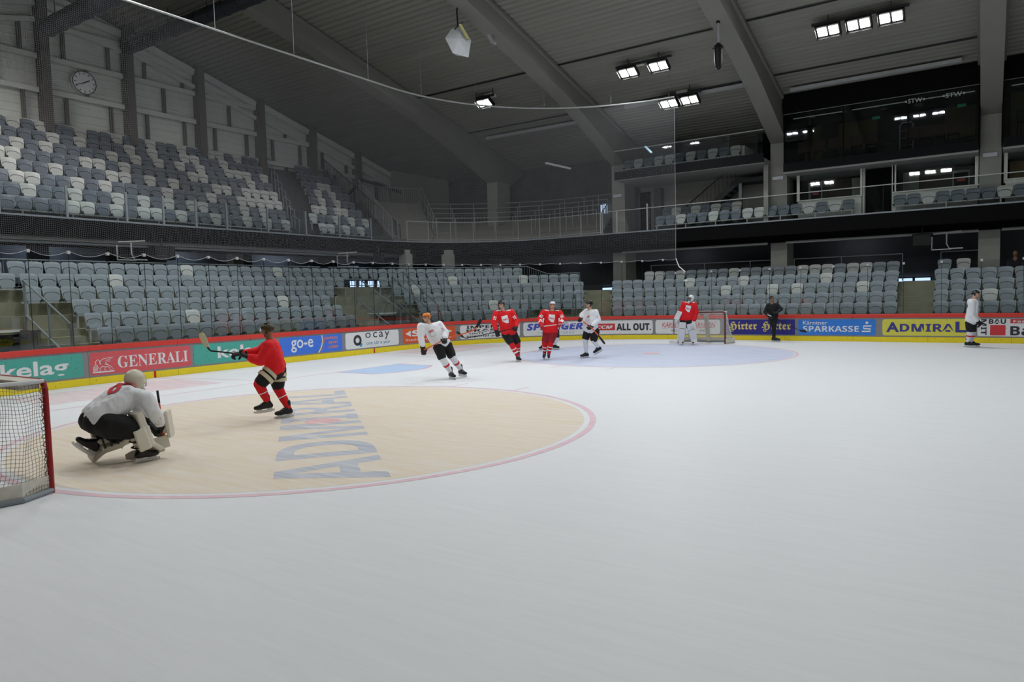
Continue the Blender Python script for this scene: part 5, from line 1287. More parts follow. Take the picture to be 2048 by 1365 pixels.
def person(name, label, loc, h, J, face, jersey, pants, sock, glove, skin=SKIN, helmet=None, visor=True, goalie=None, hair=None, crest=None, cuff=None, stripes=(), pad=None, bulk=1.0, number=None, coach=False, hands=('L', 'R'), sk=True, chest_dir=None, voxel=.015, shorts_stripe=False, legs_bulk=1.0):
    L0 = Vector((loc[0], loc[1], 0)); hv = Vector((h[0], h[1], 0)); uv = Vector((h[1], -h[0], 0))
    W_ = lambda j: L0 + uv * J[j][0] + hv * J[j][1] + Vector((0, 0, J[j][2]))
    X = {k: W_(k) for k in J}
    D = lambda a, b, c=0: (uv * a + hv * b + Vector((0, 0, c)))
    low = min(X['anL'].z, X['anR'].z) - .175
    if sk and abs(low) > .0:
        for k in ('anL', 'anR', 'toeL', 'toeR'):
            if X[k].z - low < .24 or low < 0: X[k] = X[k] - Vector((0, 0, low)) if X[k].z < .3 else X[k]
    t = thing('person', label, 'person', L0)
    up = (X['head'] - X['neck']).normalized(); ff = D(*face).normalized()
    torso_up = (X['neck'] - X['pel']).normalized(); sh = (X['shR'] - X['shL']); cd_ = D(*(chest_dir or face)).normalized()
    # continuous body
    b = MB(); A = (ff.cross(up).normalized(), (ff - up * ff.dot(up)).normalized(), up)
    hc = X['head']
    b.ell(hc + up * .018, (.074, .092, .098), 16, 12, axes=A); b.ell(hc - up * .05 + A[1] * .02, (.055, .066, .06), 14, 10, axes=A)
    b.capsule(hc + A[1] * .078 + up * .012, .009, hc + A[1] * .098 - up * .022, .014, n=8, m=3)
    for sx in (-1, 1): b.ell(hc + A[0] * sx * .078 - A[1] * .005 - up * .005, (.01, .018, .026), 8, 6, axes=A)
    b.capsule(hc - up * .07 - A[1] * .01, .056, X['neck'], .06); mid = X['pel'].lerp(X['neck'], .5)
    b.capsule(X['neck'] - torso_up * .06, .08, mid, .1); b.capsule(mid, .1, X['pel'], .1)
    for sd in 'LR':
        b.capsule(X['neck'] - torso_up * .06, .06, X['sh' + sd] - torso_up * .02, .055); b.capsule(X['sh' + sd], .06, X['el' + sd], .042); b.capsule(X['el' + sd], .042, X['ha' + sd], .03)
        b.capsule(X['pel'], .11, X['hip' + sd], .1); b.capsule(X['hip' + sd], .09, X['kn' + sd], .055); b.capsule(X['kn' + sd], .055, X['an' + sd], .038)
    smooth_blob(b, 'body', skin, t, voxel=.0125, it=3)
    head_parts(hc, ff, up, skin, t, helmet, visor, goalie, hair)
    # jersey
    k = bulk; b = MB(); mid = X['pel'].lerp(X['neck'], .55); wdir = sh.normalized()
    for off in (-.1, 0, .1):
        b.capsule(X['neck'] - torso_up * .12 + wdir * off * .75, .128 * k, mid + wdir * off * .8, .15 * k); b.capsule(mid + wdir * off * .8, .15 * k, X['pel'] + torso_up * (.02 if not coach else .06) + wdir * off * .85, (.166 if not coach else .13) * k)
    for sd in 'LR':
        b.capsule(X['neck'] - torso_up * .07, .075 * k, X['sh' + sd] + torso_up * .005, .095 * k); b.capsule(X['sh' + sd] + torso_up * .005, .098 * k, X['el' + sd], .084 * k)
        b.capsule(X['el' + sd], .084 * k, X['el' + sd].lerp(X['ha' + sd], .74), .07 * k)
    jo = smooth_blob(b, 'jersey' if not coach else 'jacket', jersey, t, voxel=voxel, it=5, wrinkle=.011 * k, seed=loc[0])
    # pants
    b = MB()
    for off in (-.07, .07): b.capsule(X['pel'] + wdir * off - torso_up * .0, .118 * k, X['pel'] + wdir * off - torso_up * .06, .14 * k)
    e = .84 if not coach else 1.0
    for sd in 'LR':
        kn = X['hip' + sd].lerp(X['kn' + sd], e)
        b.capsule(X['hip' + sd], .14 * k * legs_bulk, kn, (.118 if not coach else .07) * k * legs_bulk)
        if coach: b.capsule(kn, .07, X['an' + sd] + Vector((0, 0, .03)), .058)
    po = smooth_blob(b, 'pants', pants, t, voxel=voxel, it=4, wrinkle=.009, seed=loc[1])
    if shorts_stripe:
        for sd in 'LR':
            for q0, q1 in ((.15, .32), (.42, .62)):
                MB().tube([X['hip' + sd].lerp(X['kn' + sd], q0), X['hip' + sd].lerp(X['kn' + sd], q1)], .15 * k * legs_bulk, 18).build('stripe', TAPE, po)
    # socks / pads
    for sd in 'LR':
        if coach: continue
        b = MB(); b.capsule(X['kn' + sd] + (X['hip' + sd] - X['kn' + sd]) * .2, .088, X['kn' + sd], .092); b.capsule(X['kn' + sd], .092, X['kn' + sd].lerp(X['an' + sd], .45), .08); b.capsule(X['kn' + sd].lerp(X['an' + sd], .45), .08, X['an' + sd], .052)
        so = smooth_blob(b, 'sock', sock, t, voxel=.013, it=3, wrinkle=.004)
        for q0, q1, m in stripes: 
            a_, c_ = X['kn' + sd].lerp(X['an' + sd], q0), X['kn' + sd].lerp(X['an' + sd], q1); r0 = .088 - .03 * max(0, q0 - .3); r1 = .088 - .03 * max(0, q1 - .3)
            MB().tube([a_, c_], [r0, r1], 16).build('stripe', m, so)
    if sk:
        for sd in 'LR': skate(X['an' + sd], X['toe' + sd], t)
    for sd in 'LR':
        d = (X['ha' + sd] - X['el' + sd]).normalized(); other = X['haR' if sd == 'L' else 'haL'] - X['ha' + sd]
        if glove is not None and sd in hands: hand_glove(X['ha' + sd] - d * .03, d, other, glove, t, size=1.22, cuff=cuff)
        elif sd in hands: hand_glove(X['ha' + sd] - d * .03, d, other, skin, t, name='hand', size=.8)
    # collar
    cn = X['neck'] - torso_up * .0
    MB().tube([cn + (cd_ * math.cos(a) + wdir * math.sin(a)) * .082 - torso_up * (.03 + .035 * max(0, math.cos(a))) for a in [2 * PI * i / 16 for i in range(17)]], .011, 6).build('collar', {'jersey_red': CWHITE, 'jersey_white': CRED}.get(jersey.name, PBLK), jo)
    # prints
    ch = X['pel'].lerp(X['neck'], .62)
    if crest == 'shield':
        s_ = drape('crest', jo, ch, -cd_, torso_up, .19, .24, CWHITE, jo, shield())
        tv_, tf_, _ = text_mesh(bsans('ZWO'), .01); drape('lettering', jo, ch + torso_up * .0, -cd_, torso_up, .15, .055, CRED, jo, (tv_, tf_), lift=.011)
        for sd in 'LR':
            p = X['sh' + sd].lerp(X['el' + sd], .55); tv_, tf_, _ = text_mesh(number or '50', .03)
            if number: drape('number', jo, p, D(0, 1), X['sh' + sd] - X['el' + sd], .1, .11, CWHITE, jo, (tv_, tf_), lift=.01)
            p = X['sh' + sd].lerp(X['neck'], .35) + torso_up * .02; drape('shoulder_print', jo, p, D(0, 1, -.5), torso_up, .13, .03, CWHITE, jo, None, lift=.009, grid=5)
    if crest == 'ring':
        tv_, tf_, _ = text_mesh(bsans('ZWO'), .01); drape('lettering', jo, ch + torso_up * .03, -cd_, torso_up, .13, .05, CRED, jo, (tv_, tf_), lift=.009)
        rv = []; rf = []
        for i in range(24):
            a = 2 * PI * i / 24; rv += [(.5 + .5 * math.cos(a), .5 + .5 * math.sin(a)), (.5 + .43 * math.cos(a), .5 + .43 * math.sin(a))]
        for i in range(24): j = (i + 1) % 24; rf.append((2 * i, 2 * i + 1, 2 * j + 1, 2 * j))
        drape('crest', jo, ch - torso_up * .06, -cd_, torso_up, .15, .13, PGY, jo, (rv, rf), lift=.008)
        p = X['shR'].lerp(X['elR'], .55); tv_, tf_, _ = text_mesh(number or '17', .03)
        drape('number', jo, p, D(0, 1), X['shR'] - X['elR'], .075, .08, CRED, jo, (tv_, tf_), lift=.01)
    return t, X, jo, D
def stick(label, pts, m_shaft, m_blade, grip=None, blade_w=.07, r=.014, loc=None, tape=None, goalie=False, group=None):
    """pts: butt, ..., heel, toe of the blade"""
    pts = [Vector(p) for p in pts]; t = thing('hockey_stick', label, 'hockey stick', pts[0]); heel, toe = pts[-2], pts[-1]
    b = MB()
    for a, c in zip(pts[:-2], pts[1:-1]): b.bar(a, c, .032, .022)
    b.build('shaft', m_shaft, t)
    d = (toe - heel).normalized(); sd = (pts[-3] - heel).normalized(); n = d.cross(sd).normalized(); upv = n.cross(d).normalized()
    if upv.dot(sd) < 0: upv = -upv
    vs = []; N_ = 6
    for i in range(N_ + 1):
        tt = i / N_; p = heel + (toe - heel) * tt + n * .02 * math.sin(tt * PI / 2); w = blade_w * (.75 + .5 * math.sin(tt * PI * .8))
        if i == N_: w *= .6
        for q in (-w / 2, w / 2):
            for e in (-.006, .006): vs.append(p + upv * q + n * e)
    fs = []
    for i in range(N_):
        a = 4 * i; fs += [(a, a + 4, a + 6, a + 2), (a + 1, a + 3, a + 7, a + 5), (a, a + 1, a + 5, a + 4), (a + 2, a + 6, a + 7, a + 3)]
    fs += [(0, 2, 3, 1), (4 * N_, 4 * N_ + 1, 4 * N_ + 3, 4 * N_ + 2)]
    MB().add(vs, fs).build('blade', m_blade, t)
    e = (pts[1] - pts[0]).normalized(); MB().bar(pts[0] - e * .02, pts[0] + e * .14, .036, .028).build('grip_tape', grip or m_blade, t)
    return t
FIG = {
'skaterA': dict(loc=(4.29,-1.25),h=(-0.623,0.782),
  J={'head': [-0.676, -0.15, 1.535], 'neck': [-0.62, -0.08, 1.378], 'shL': [-0.807, -0.25, 1.326], 'shR': [-0.366, 0.05, 1.341], 'elL': [-0.82, -0.3, 1.088], 'haL': [-0.77, -0.4, 0.797], 'elR': [-0.224, -0.05, 1.154], 'haR': [-0.243, -0.25, 0.987], 'pel': [-0.331, -0.0, 0.877], 'hipL': [-0.419, -0.08, 0.853], 'knL': [-0.323, -0.18, 0.532], 'anL': [-0.126, -0.02, 0.151], 'toeL': [-0.055, -0.15, 0.056], 'hipR': [-0.203, 0.05, 0.837], 'knR': [-0.081, 0.0, 0.558], 'anR': [0.122, 0.25, 0.181], 'toeR': [0.225, 0.12, 0.066]}),
'redB': dict(loc=(3.34,3.10),h=(-0.549,0.836),
  J={'head': [-0.523, -0.15, 1.75], 'neck': [-0.478, -0.08, 1.57], 'shL': [-0.678, -0.15, 1.51], 'shR': [-0.213, 0.05, 1.516], 'elL': [-0.761, -0.2, 1.247], 'haL': [-0.678, -0.3, 0.95], 'elR': [-0.063, 0.0, 1.245], 'haR': [-0.101, -0.2, 1.042], 'pel': [-0.318, 0.0, 0.892], 'hipL': [-0.408, -0.05, 0.852], 'knL': [-0.257, -0.15, 0.586], 'anL': [-0.067, -0.02, 0.179], 'toeL': [0.019, -0.2, 0.058], 'hipR': [-0.185, 0.05, 0.841], 'knR': [-0.057, 0.05, 0.59], 'anR': [-0.043, 0.35, 0.227], 'toeR': [-0.028, 0.2, 0.137]}),
'redC': dict(loc=(3.73,4.09),h=(-0.516,0.856),
  J={'head': [0.196, -0.12, 1.69], 'neck': [0.188, -0.05, 1.529], 'shL': [-0.077, -0.03, 1.478], 'shR': [0.404, -0.03, 1.455], 'elL': [-0.23, -0.1, 1.277], 'haL': [-0.164, -0.3, 1.1], 'elR': [0.525, -0.1, 1.259], 'haR': [0.403, -0.3, 1.098], 'pel': [0.106, -0.0, 0.897], 'hipL': [0.001, -0.0, 0.831], 'knL': [-0.063, -0.08, 0.56], 'anL': [-0.091, 0.1, 0.154], 'toeL': [-0.115, -0.05, 0.016], 'hipR': [0.208, -0.0, 0.826], 'knR': [0.12, -0.12, 0.558], 'anR': [0.043, -0.05, 0.152], 'toeR': [0.039, -0.22, 0.017]}),
'whiteD': dict(loc=(1.95,7.53),h=(-0.508,0.861),
  J={'head': [-0.068, -0.1, 1.57], 'neck': [-0.058, -0.05, 1.408], 'shL': [-0.262, 0.0, 1.33], 'shR': [0.142, 0.0, 1.321], 'elL': [-0.347, -0.1, 1.093], 'haL': [-0.215, -0.25, 0.934], 'elR': [0.162, -0.1, 1.054], 'haR': [0.025, -0.25, 0.902], 'pel': [-0.032, 0.0, 0.785], 'hipL': [-0.114, 0.0, 0.732], 'knL': [-0.227, -0.1, 0.443], 'anL': [-0.399, 0.1, 0.121], 'toeL': [-0.494, 0.0, 0.063], 'hipR': [0.075, 0.0, 0.728], 'knR': [0.109, -0.1, 0.435], 'anR': [0.008, 0.0, 0.133], 'toeR': [0.154, -0.1, 0.051]}),
'whiteE': dict(loc=(4.71,4.76),h=(-0.470,0.883),
  J={'head': [0.154, -0.1, 1.684], 'neck': [0.175, -0.03, 1.538], 'shL': [0.071, 0.15, 1.462], 'shR': [0.354, -0.1, 1.439], 'elL': [-0.069, 0.12, 1.362], 'haL': [-0.112, -0.02, 1.268], 'elR': [0.44, -0.15, 1.187], 'haR': [0.196, -0.3, 0.993], 'pel': [0.197, -0.0, 0.888], 'hipL': [0.105, 0.08, 0.839], 'knL': [0.02, -0.0, 0.614], 'anL': [0.047, 0.05, 0.193], 'toeL': [-0.128, -0.05, 0.047], 'hipR': [0.332, -0.08, 0.843], 'knR': [0.281, -0.1, 0.569], 'anR': [0.418, 0.1, 0.345], 'toeR': [0.276, 0.05, 0.143]}),
'goalieF': dict(loc=(5.74,11.02),h=(-0.343,0.939),
  J={'head': [0.177, -0.08, 1.745], 'neck': [0.143, -0.03, 1.604], 'shL': [-0.067, 0.0, 1.542], 'shR': [0.304, 0.0, 1.525], 'elL': [-0.191, -0.02, 1.311], 'haL': [-0.298, -0.1, 1.082], 'elR': [0.374, -0.02, 1.25], 'haR': [0.248, -0.12, 0.824], 'pel': [-0.008, 0.0, 1.007], 'hipL': [-0.09, -0.0, 0.941], 'knL': [-0.141, -0.1, 0.679], 'anL': [-0.195, -0.0, 0.172], 'toeL': [-0.146, -0.18, 0.1], 'hipR': [0.105, 0.0, 0.938], 'knR': [0.15, -0.1, 0.625], 'anR': [0.243, 0.0, 0.168], 'toeR': [0.241, -0.2, 0.098]}),
'coachG': dict(loc=(8.44,13.29),h=(-0.233,0.972),
  J={'head': [-0.109, -0.03, 1.652], 'neck': [-0.087, -0.0, 1.507], 'shL': [-0.243, 0.05, 1.413], 'shR': [0.082, -0.05, 1.408], 'elL': [-0.358, 0.02, 1.15], 'haL': [-0.201, -0.15, 0.987], 'elR': [0.221, -0.1, 1.263], 'haR': [0.08, -0.22, 1.149], 'pel': [-0.066, 0.0, 0.935], 'hipL': [-0.117, 0.05, 0.873], 'knL': [-0.047, 0.1, 0.507], 'anL': [-0.048, 0.1, 0.144], 'toeL': [0.079, 0.08, 0.06], 'hipR': [-0.018, -0.05, 0.876], 'knR': [-0.019, -0.1, 0.517], 'anR': [-0.034, -0.08, 0.14], 'toeR': [0.135, -0.1, 0.06]}),
'whiteH': dict(loc=(14.79,12.00),h=(-0.016,1.000),
  J={'head': [0.122, -0.0, 1.681], 'neck': [0.084, -0.0, 1.551], 'shL': [-0.02, 0.2, 1.456], 'shR': [0.027, -0.2, 1.435], 'elL': [0.067, 0.2, 1.102], 'haL': [0.212, 0.18, 0.819], 'elR': [0.032, -0.22, 1.032], 'haR': [0.186, -0.2, 0.794], 'pel': [0.004, -0.0, 0.828], 'hipL': [0.036, 0.1, 0.767], 'knL': [0.055, 0.1, 0.513], 'anL': [0.031, 0.1, 0.173], 'toeL': [0.127, 0.1, 0.047], 'hipR': [-0.023, -0.1, 0.776], 'knR': [-0.009, -0.1, 0.523], 'anR': [-0.082, -0.1, 0.185], 'toeR': [0.068, -0.1, 0.074]}),
'redI': dict(loc=(5.08,-7.18),h=(-0.793,0.609),
  J={'head': [-0.107, -0.02, 1.527], 'neck': [-0.083, 0.0, 1.378], 'shL': [-0.102, -0.2, 1.277], 'shR': [-0.056, 0.18, 1.302], 'elL': [-0.249, -0.22, 1.028], 'haL': [-0.455, -0.2, 1.118], 'elR': [-0.28, 0.18, 1.164], 'haR': [-0.568, 0.05, 1.151], 'pel': [-0.004, 0.0, 0.883], 'hipL': [-0.044, -0.08, 0.86], 'knL': [-0.283, -0.15, 0.637], 'anL': [-0.164, -0.1, 0.249], 'toeL': [-0.314, -0.1, 0.133], 'hipR': [0.033, 0.08, 0.841], 'knR': [0.012, 0.1, 0.541], 'anR': [0.166, 0.08, 0.099], 'toeR': [0.067, 0.05, 0.002]}),
'goalieJ': dict(loc=(6.11,-10.24),h=(-0.888,0.460),
  J={'head': [0.073, 0.15, 1.032], 'neck': [0.054, 0.1, 0.944], 'shL': [0.024, 0.3, 0.862], 'shR': [0.19, -0.12, 0.81], 'elL': [0.144, 0.35, 0.619], 'haL': [0.231, 0.3, 0.465], 'elR': [0.266, -0.1, 0.654], 'haR': [0.365, 0.1, 0.414], 'pel': [-0.351, 0.05, 0.604], 'hipL': [-0.349, 0.2, 0.542], 'knL': [-0.144, 0.35, 0.326], 'anL': [-0.395, 0.25, 0.214], 'toeL': [-0.467, 0.22, 0.187], 'hipR': [-0.237, -0.1, 0.532], 'knR': [0.035, -0.12, 0.443], 'anR': [0.1, -0.1, 0.119], 'toeR': [0.3, 0.0, -0.032]}),
}
def fig(k): f = FIG[k]; return dict(loc=f['loc'], h=f['h'], J=f['J'])
def goalie_pad(X, sd, front, m, parent, side, label=None, top_ext=.2, w=.27, strap=SKBLK):
    kn, an = X['kn' + sd], X['an' + sd]; ax = (an - kn).normalized(); f = (front - ax * front.dot(ax)).normalized(); s = ax.cross(f).normalized()
    b = MB()
    def slab(a, c, w0, w1, th, fo):
        vs = []
        for p, ww in ((a, w0), (c, w1)):
            for q, e in ((-1, 0), (1, 0), (1, 1), (-1, 1)): vs.append(p + s * q * ww / 2 * (1 if e == 0 else .86) + f * (fo + e * th))
        b.add(vs, [(0, 1, 2, 3), (7, 6, 5, 4), (0, 4, 5, 1), (1, 5, 6, 2), (2, 6, 7, 3), (3, 7, 4, 0)])
    top = kn - ax * top_ext
    slab(top, kn, w * .92, w, .1, .03); slab(kn, an - ax * .02, w, w * .92, .11, .04)
    slab(an - ax * .06, an + ax * .1 + f * .12, w * .9, w * .7, .08, .06)
    b.bar(kn + s * side * w * .5, kn + ax * .28 + s * side * w * .5, .05, .14, up=tuple(f)); b.bar(top + s * side * w * .42 + f * .08, an + s * side * w * .42 + f * .08, .05, .08, up=tuple(f))
    o = smooth_blob(b, 'leg_pad', m, parent, voxel=.013, it=3)
    g = MB(); g.bar(kn + f * .155 - s * w * .4 + ax * .02, kn + f * .155 + s * w * .4 + ax * .02, .012, .012); g.build('pad_seam', strap, o)
    for q in (.25, .55, .85):
        p = kn.lerp(an, q); MB().tube([p - s * w * .5 + f * .05, p - s * .08 - f * .07, p + s * .08 - f * .07, p + s * w * .5 + f * .05], .012, 5).build('strap', strap, o)
    return o
def catcher(wrist, d, f, m, parent):
    d = Vector(d).normalized(); f = Vector(f); f = (f - d * f.dot(d)).normalized(); s = d.cross(f).normalized(); b = MB()
    b.capsule(wrist - d * .12, .075, wrist + d * .02, .09, flat=.7, fdir=f); b.ell(wrist + d * .12 + f * .02, (.13, .05, .15), 16, 10, axes=(s, f, d)); b.capsule(wrist + d * .06 + s * .1, .035, wrist + d * .2 + s * .14 + f * .03, .03)
    o = smooth_blob(b, 'catching_glove', m, parent, voxel=.011, it=3)
    w = MB()
    for i in range(4): w.bar(wrist + d * (.06 + .045 * i) + f * .075 - s * .05, wrist + d * (.06 + .045 * i) + f * .075 + s * .07, .006)
    w.build('pocket_lacing', SKBLK, o); 
    fg = MB()
    for i in range(4): p = wrist + d * .1 + s * (-.06 + .04 * i) - f * .03; fg.capsule(p, .016, p + d * (.13 - .012 * abs(i - 1)), .014, n=8, m=3)
    fg.build('fingers', m, o); return o
def blocker(wrist, d, f, m, parent):
    d = Vector(d).normalized(); f = Vector(f); f = (f - d * f.dot(d)).normalized(); s = d.cross(f).normalized(); b = MB(); vs = []
    for a in (-.2, .16):
        for q in (-1, 1):
            for e in (.04, .085): vs.append(wrist + d * a + s * q * .1 + f * e)
    b.add(vs, [(0, 1, 3, 2), (4, 6, 7, 5), (0, 4, 5, 1), (2, 3, 7, 6), (1, 5, 7, 3), (0, 2, 6, 4)]); b.capsule(wrist - d * .1, .06, wrist + d * .06, .05)
    return smooth_blob(b, 'blocker', m, parent, voxel=.011, it=2)

RS = ((.38, .45, CWHITE), (.62, .72, CWHITE)); WS = ((.42, .54, CRED),)
person('person', 'skater in white jersey with orange helmet leaning into a turn, stick held across the body', **fig('skaterA'), face=(-.62, -.7, -.08), jersey=JWHITE, pants=PBLK, sock=SOCKW, glove=GLBLK, helmet=HORG, crest='ring', stripes=WS, cuff=JWHITE, chest_dir=(-.25, -.95), number='17')
stick('orange and black hockey stick held by the skater in the orange helmet', [(3.98, -2.04, .78), (4.25, -1.63, .99), (4.52, -.81, 1.17), (4.57, -.71, 1.25), (4.62, -.6, 1.45)], SHAFTO, SHAFTB, SHAFTO)
person('person', 'skater in red jersey and black helmet leaning on one skate, black pants', **fig('redB'), face=(-.35, -.9, -.05), jersey=JRED, pants=PBLK, sock=SOCKR, glove=GLBLK, helmet=HBLK, crest='shield', stripes=RS, chest_dir=(0.05, -1), number='92')
stick('black hockey stick held out sideways by the red skater in the black helmet', [(3.4, 2.84, 1.04), (2.96, 2.46, .95), (2.29, 1.81, .79), (2.22, 1.76, .82), (2.08, 1.62, .99)], SHAFTB, SHAFTB, SHAFTB)
person('person', 'skater in red jersey, dark red pants and white helmet standing with stick across the waist', **fig('redC'), face=(.0, -1, .02), jersey=JRED, pants=PREDD, sock=SOCKR, glove=mat('glove_red', (176, 30, 38), .6), helmet=HWHT, crest='shield', stripes=RS, visor=True, number='60', cuff=CWHITE)
stick('white hockey stick held across the waist of the red skater in the white helmet', [(3.84, 3.75, 1.06), (4.25, 3.99, 1.11), (4.77, 4.37, 1.15), (4.85, 4.42, 1.19), (4.95, 4.47, 1.40)], SHAFTW, SHAFTW, SHAFTW)
person('person', 'skater in white socks and black pants almost hidden behind the red skater in white helmet', **fig('whiteD'), face=(.3, -.9, -.1), jersey=JWHITE, pants=PBLK, sock=SOCKW, glove=GLBLK, helmet=HBLK, bulk=.92)
person('person', 'skater in white jersey and black helmet with one skate lifted, left of the far goal', **fig('whiteE'), face=(-.8, -.5, .02), jersey=JWHITE, pants=PBLK, sock=SOCKW, glove=GLBLK, helmet=HBLK, crest='ring', chest_dir=(-.5, -.85), cuff=JWHITE, number='17')
stick('orange and black hockey stick carried diagonally by the white skater in the black helmet', [(4.63, 4.66, 1.28), (4.73, 4.66, 1.16), (5.05, 4.55, .99), (5.30, 4.54, .74), (5.50, 4.55, .47)], SHAFTO, SHAFTB, SHAFTO)
# far goalkeeper
t, X, jo, D = person('person', 'goalkeeper in red jersey, white mask and white pads before the far goal', **fig('goalieF'), face=(-.45, -.85, 0), jersey=JRED, pants=PBLK, sock=PBLK, glove=None, goalie=HWHT, bulk=1.12, crest='shield', hands=(), chest_dir=(-.15, -1))
for sd, s in (('L', 1), ('R', -1)): goalie_pad(X, sd, D(.0 if sd == 'L' else .25, -1), PADW, t, s)
blocker(X['haL'], X['haL'] - X['elL'], D(-.3, -1), PADW, t); catcher(X['haR'] - Vector((0, 0, .02)), X['haR'] - X['elR'], D(.1, -1), PADW, t)
stick('white goalkeeper stick leaning at the left post of the far goal', [X['haL'] + D(.02, -.05, .16), X['haL'] + D(0, -.08, -.35), X['haL'] + D(-.03, -.15, -.88), X['haL'] + D(-.05, -.17, -.97), X['haL'] + D(-.34, -.2, -.94)], SHAFTW, SHAFTW, SHAFTW, blade_w=.09)
person('person', 'coach in black tracksuit and short dark hair skating in front of the navy adverts', **fig('coachG'), face=(.5, -.85, -.05), jersey=PBLK, pants=PBLK, sock=PBLK, glove=GLBLK, skin=SKIN2, hair=HAIR, coach=True, bulk=.84)
stick('thin black hockey stick held low by the coach in black', [(8.24, 13.04, 1.05), (8.57, 13.06, .9), (9.29, 13.18, .49), (9.36, 13.2, .45), (9.6, 13.25, .4)], SHAFTB, SHAFTB, SHAFTW)
person('person', 'skater in white jersey and black helmet in profile at the right edge of the ice', **fig('whiteH'), face=(1, -.25, -.05), jersey=JWHITE, pants=PBLK, sock=SOCKW, glove=GLBLK, helmet=HBLK, stripes=WS, visor=False, bulk=.98, chest_dir=(1, -.2))
# red skater in motion, nearest the circle
t, X, jo, D = person('person', 'skater in red jersey, black yellow helmet and black pants with beige stripes striding left', **fig('redI'), face=(-1, .25, -.05), jersey=JRED, pants=PBLK, sock=SOCKR, glove=GLBLK, skin=SKIN2, helmet=mat('helmet_dark_yellow', (60, 52, 30), .35, var=.8, scale=9), visor=True, chest_dir=(-1, .1), shorts_stripe=True, number='8', stripes=((.45, .49, CWHITE),))
stick('hockey stick with pale taped blade raised level by the striding red skater', [X['haL'] + D(.06, -.02, .02), X['haR'] + D(-.02, .0, .0), (4.36, -7.93, 1.22), (4.33, -7.96, 1.28), (4.27, -8.05, 1.52)], SHAFTB, TAPE, SHAFTB, blade_w=.09)
# near goalkeeper crouching
f = fig('goalieJ')
t, X, jo, D = person('person', 'goalkeeper in white jersey and cream mask crouching low on the beige circle', **f, face=(.75, .6, -.12), jersey=JWHITE, pants=PBLK, sock=PADC, glove=None, goalie=HCRM, hands=(), bulk=1.1, chest_dir=(.6, .3), legs_bulk=1.15, voxel=.013)
goalie_pad(X, 'R', D(.85, .35, .3), PADC, t, 1, w=.28); goalie_pad(X, 'L', D(.3, .5, -.8), PADC, t, -1, w=.28)
hand_glove(X['haR'] - (X['haR'] - X['elR']).normalized() * .06, X['haR'] - X['elR'], D(.2, 0, 1), GLBLK, t, size=1.35, cuff=PADC); blocker(X['haR'] + D(.03, .02, 0), D(.1, 0, -1), D(.9, -.3, 0), PADC, t)
catcher(X['haL'], X['haL'] - X['elL'], D(.8, -.3, .2), GLBLK, t)
bk = X['pel'].lerp(X['neck'], .55)
v_, f_, _ = text_mesh(bsans('0'), .02); drape('number', jo, bk, D(.15, .25, -1), D(.2, .9, .3), .17, .2, CRED, jo, (v_, f_), lift=.012)
drape('name_bar', jo, X['pel'].lerp(X['neck'], .86), D(.1, .25, -1), D(.5, .8, .2), .26, .05, CRED, jo, None, lift=.012, grid=8)
S_ = X['haR']
tt = stick('goalkeeper stick with orange shaft and wide cream paddle held by the crouching goalkeeper', [S_ + D(-.03, .02, .45), S_ + D(.0, .02, .1), S_ + D(.015, .0, -.16), (6.2, -9.86, .12), (6.02, -10.28, .06)], SHAFTO, PADC, SHAFTB, blade_w=.1)
b = MB(); a_ = S_ + D(-.17, -.02, -.14); b.bar(S_ + D(.07, -.01, -.2), S_ + D(-.16, -.06, -.24), .03, .16); b.build('paddle', PADC, tt)
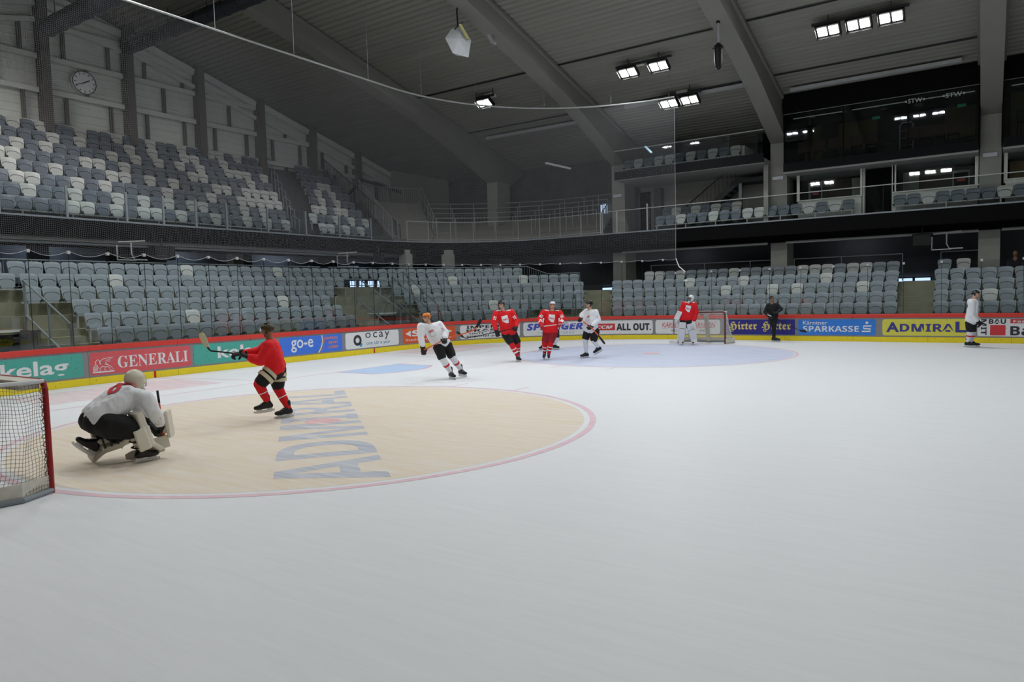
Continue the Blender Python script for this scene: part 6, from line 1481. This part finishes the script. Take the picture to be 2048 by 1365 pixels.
# spectators in the stand
SP = P(30.5, 4.75, 1.95)
def spectator(base, label, skin, top, legs):
    t = thing('person', label, 'person', base); c = base
    def q(a, b, z): return c + Vector((a, b, z))
    b = MB(); b.ell(q(0, -.1, 1.22), (.078, .095, .115), 14, 10); b.capsule(q(0, -.08, 1.12), .055, q(0, -.04, 1.0), .06); b.capsule(q(0, -.04, .98), .1, q(0, .05, .5), .12)
    b.capsule(q(0, -.195, 1.21), .008, q(0, -.2, 1.19), .012, n=8, m=3)
    K = {}
    for sx in (-1, 1):
        K[sx] = (q(sx * .2, -.02, .92), q(sx * .24, -.12, .66), q(sx * .07, -.32, .6)); b.capsule(K[sx][0], .055, K[sx][1], .042); b.capsule(K[sx][1], .042, K[sx][2], .03)
        b.capsule(q(sx * .1, .03, .5), .085, q(sx * .14, -.4, .5), .06); b.capsule(q(sx * .14, -.4, .5), .055, q(sx * .14, -.38, .08), .04)
    smooth_blob(b, 'body', skin, t, voxel=.013, it=3)
    b = MB(); b.capsule(q(-.08, -.03, .9), .13, q(-.06, .04, .55), .14); b.capsule(q(.08, -.03, .9), .13, q(.06, .04, .55), .14)
    for sx in (-1, 1): b.capsule(K[sx][0], .08, K[sx][1], .065); b.capsule(K[sx][1], .065, K[sx][2], .045)
    smooth_blob(b, 'jacket', top, t, voxel=.016, it=4, wrinkle=.008)
    b = MB()
    for sx in (-1, 1): b.capsule(q(sx * .08, .04, .5), .11, q(sx * .14, -.4, .51), .085); b.capsule(q(sx * .14, -.4, .51), .08, q(sx * .14, -.38, .1), .06)
    smooth_blob(b, 'trousers', legs, t, voxel=.016, it=3)
    for sx in (-1, 1):
        b = MB(); b.capsule(q(sx * .14, -.36, .06), .05, q(sx * .14, -.52, .045), .042); smooth_blob(b, 'shoe', SKBLK, t, voxel=.012, it=2)
        hand_glove(K[sx][2], K[sx][2] - K[sx][1], (0, 0, 1), skin, t, name='hand', size=.8)
    b = MB(); b.ell(q(0, -.07, 1.27), (.085, .1, .09), 12, 8); b.build('hair', HAIR, t, True)
    b = MB()
    for sx in (-1, 1): b.ell(q(sx * .032, -.188, 1.235), (.01, .006, .006), 8, 5)
    b.build('eyes', EYE, t); MB().ell(q(0, -.19, 1.165), (.02, .006, .005), 8, 5).build('mouth', LIP, t)
spectator(SP, 'spectator in dark jacket and pale trousers sitting in the stand at the far right', SKIN2, mat('jacket_dark', (22, 24, 32), .8), mat('trousers_pale', (190, 186, 178), .8))
bpy.data.batch_remove(JUNK)
bpy.data.scenes.remove(TMP)
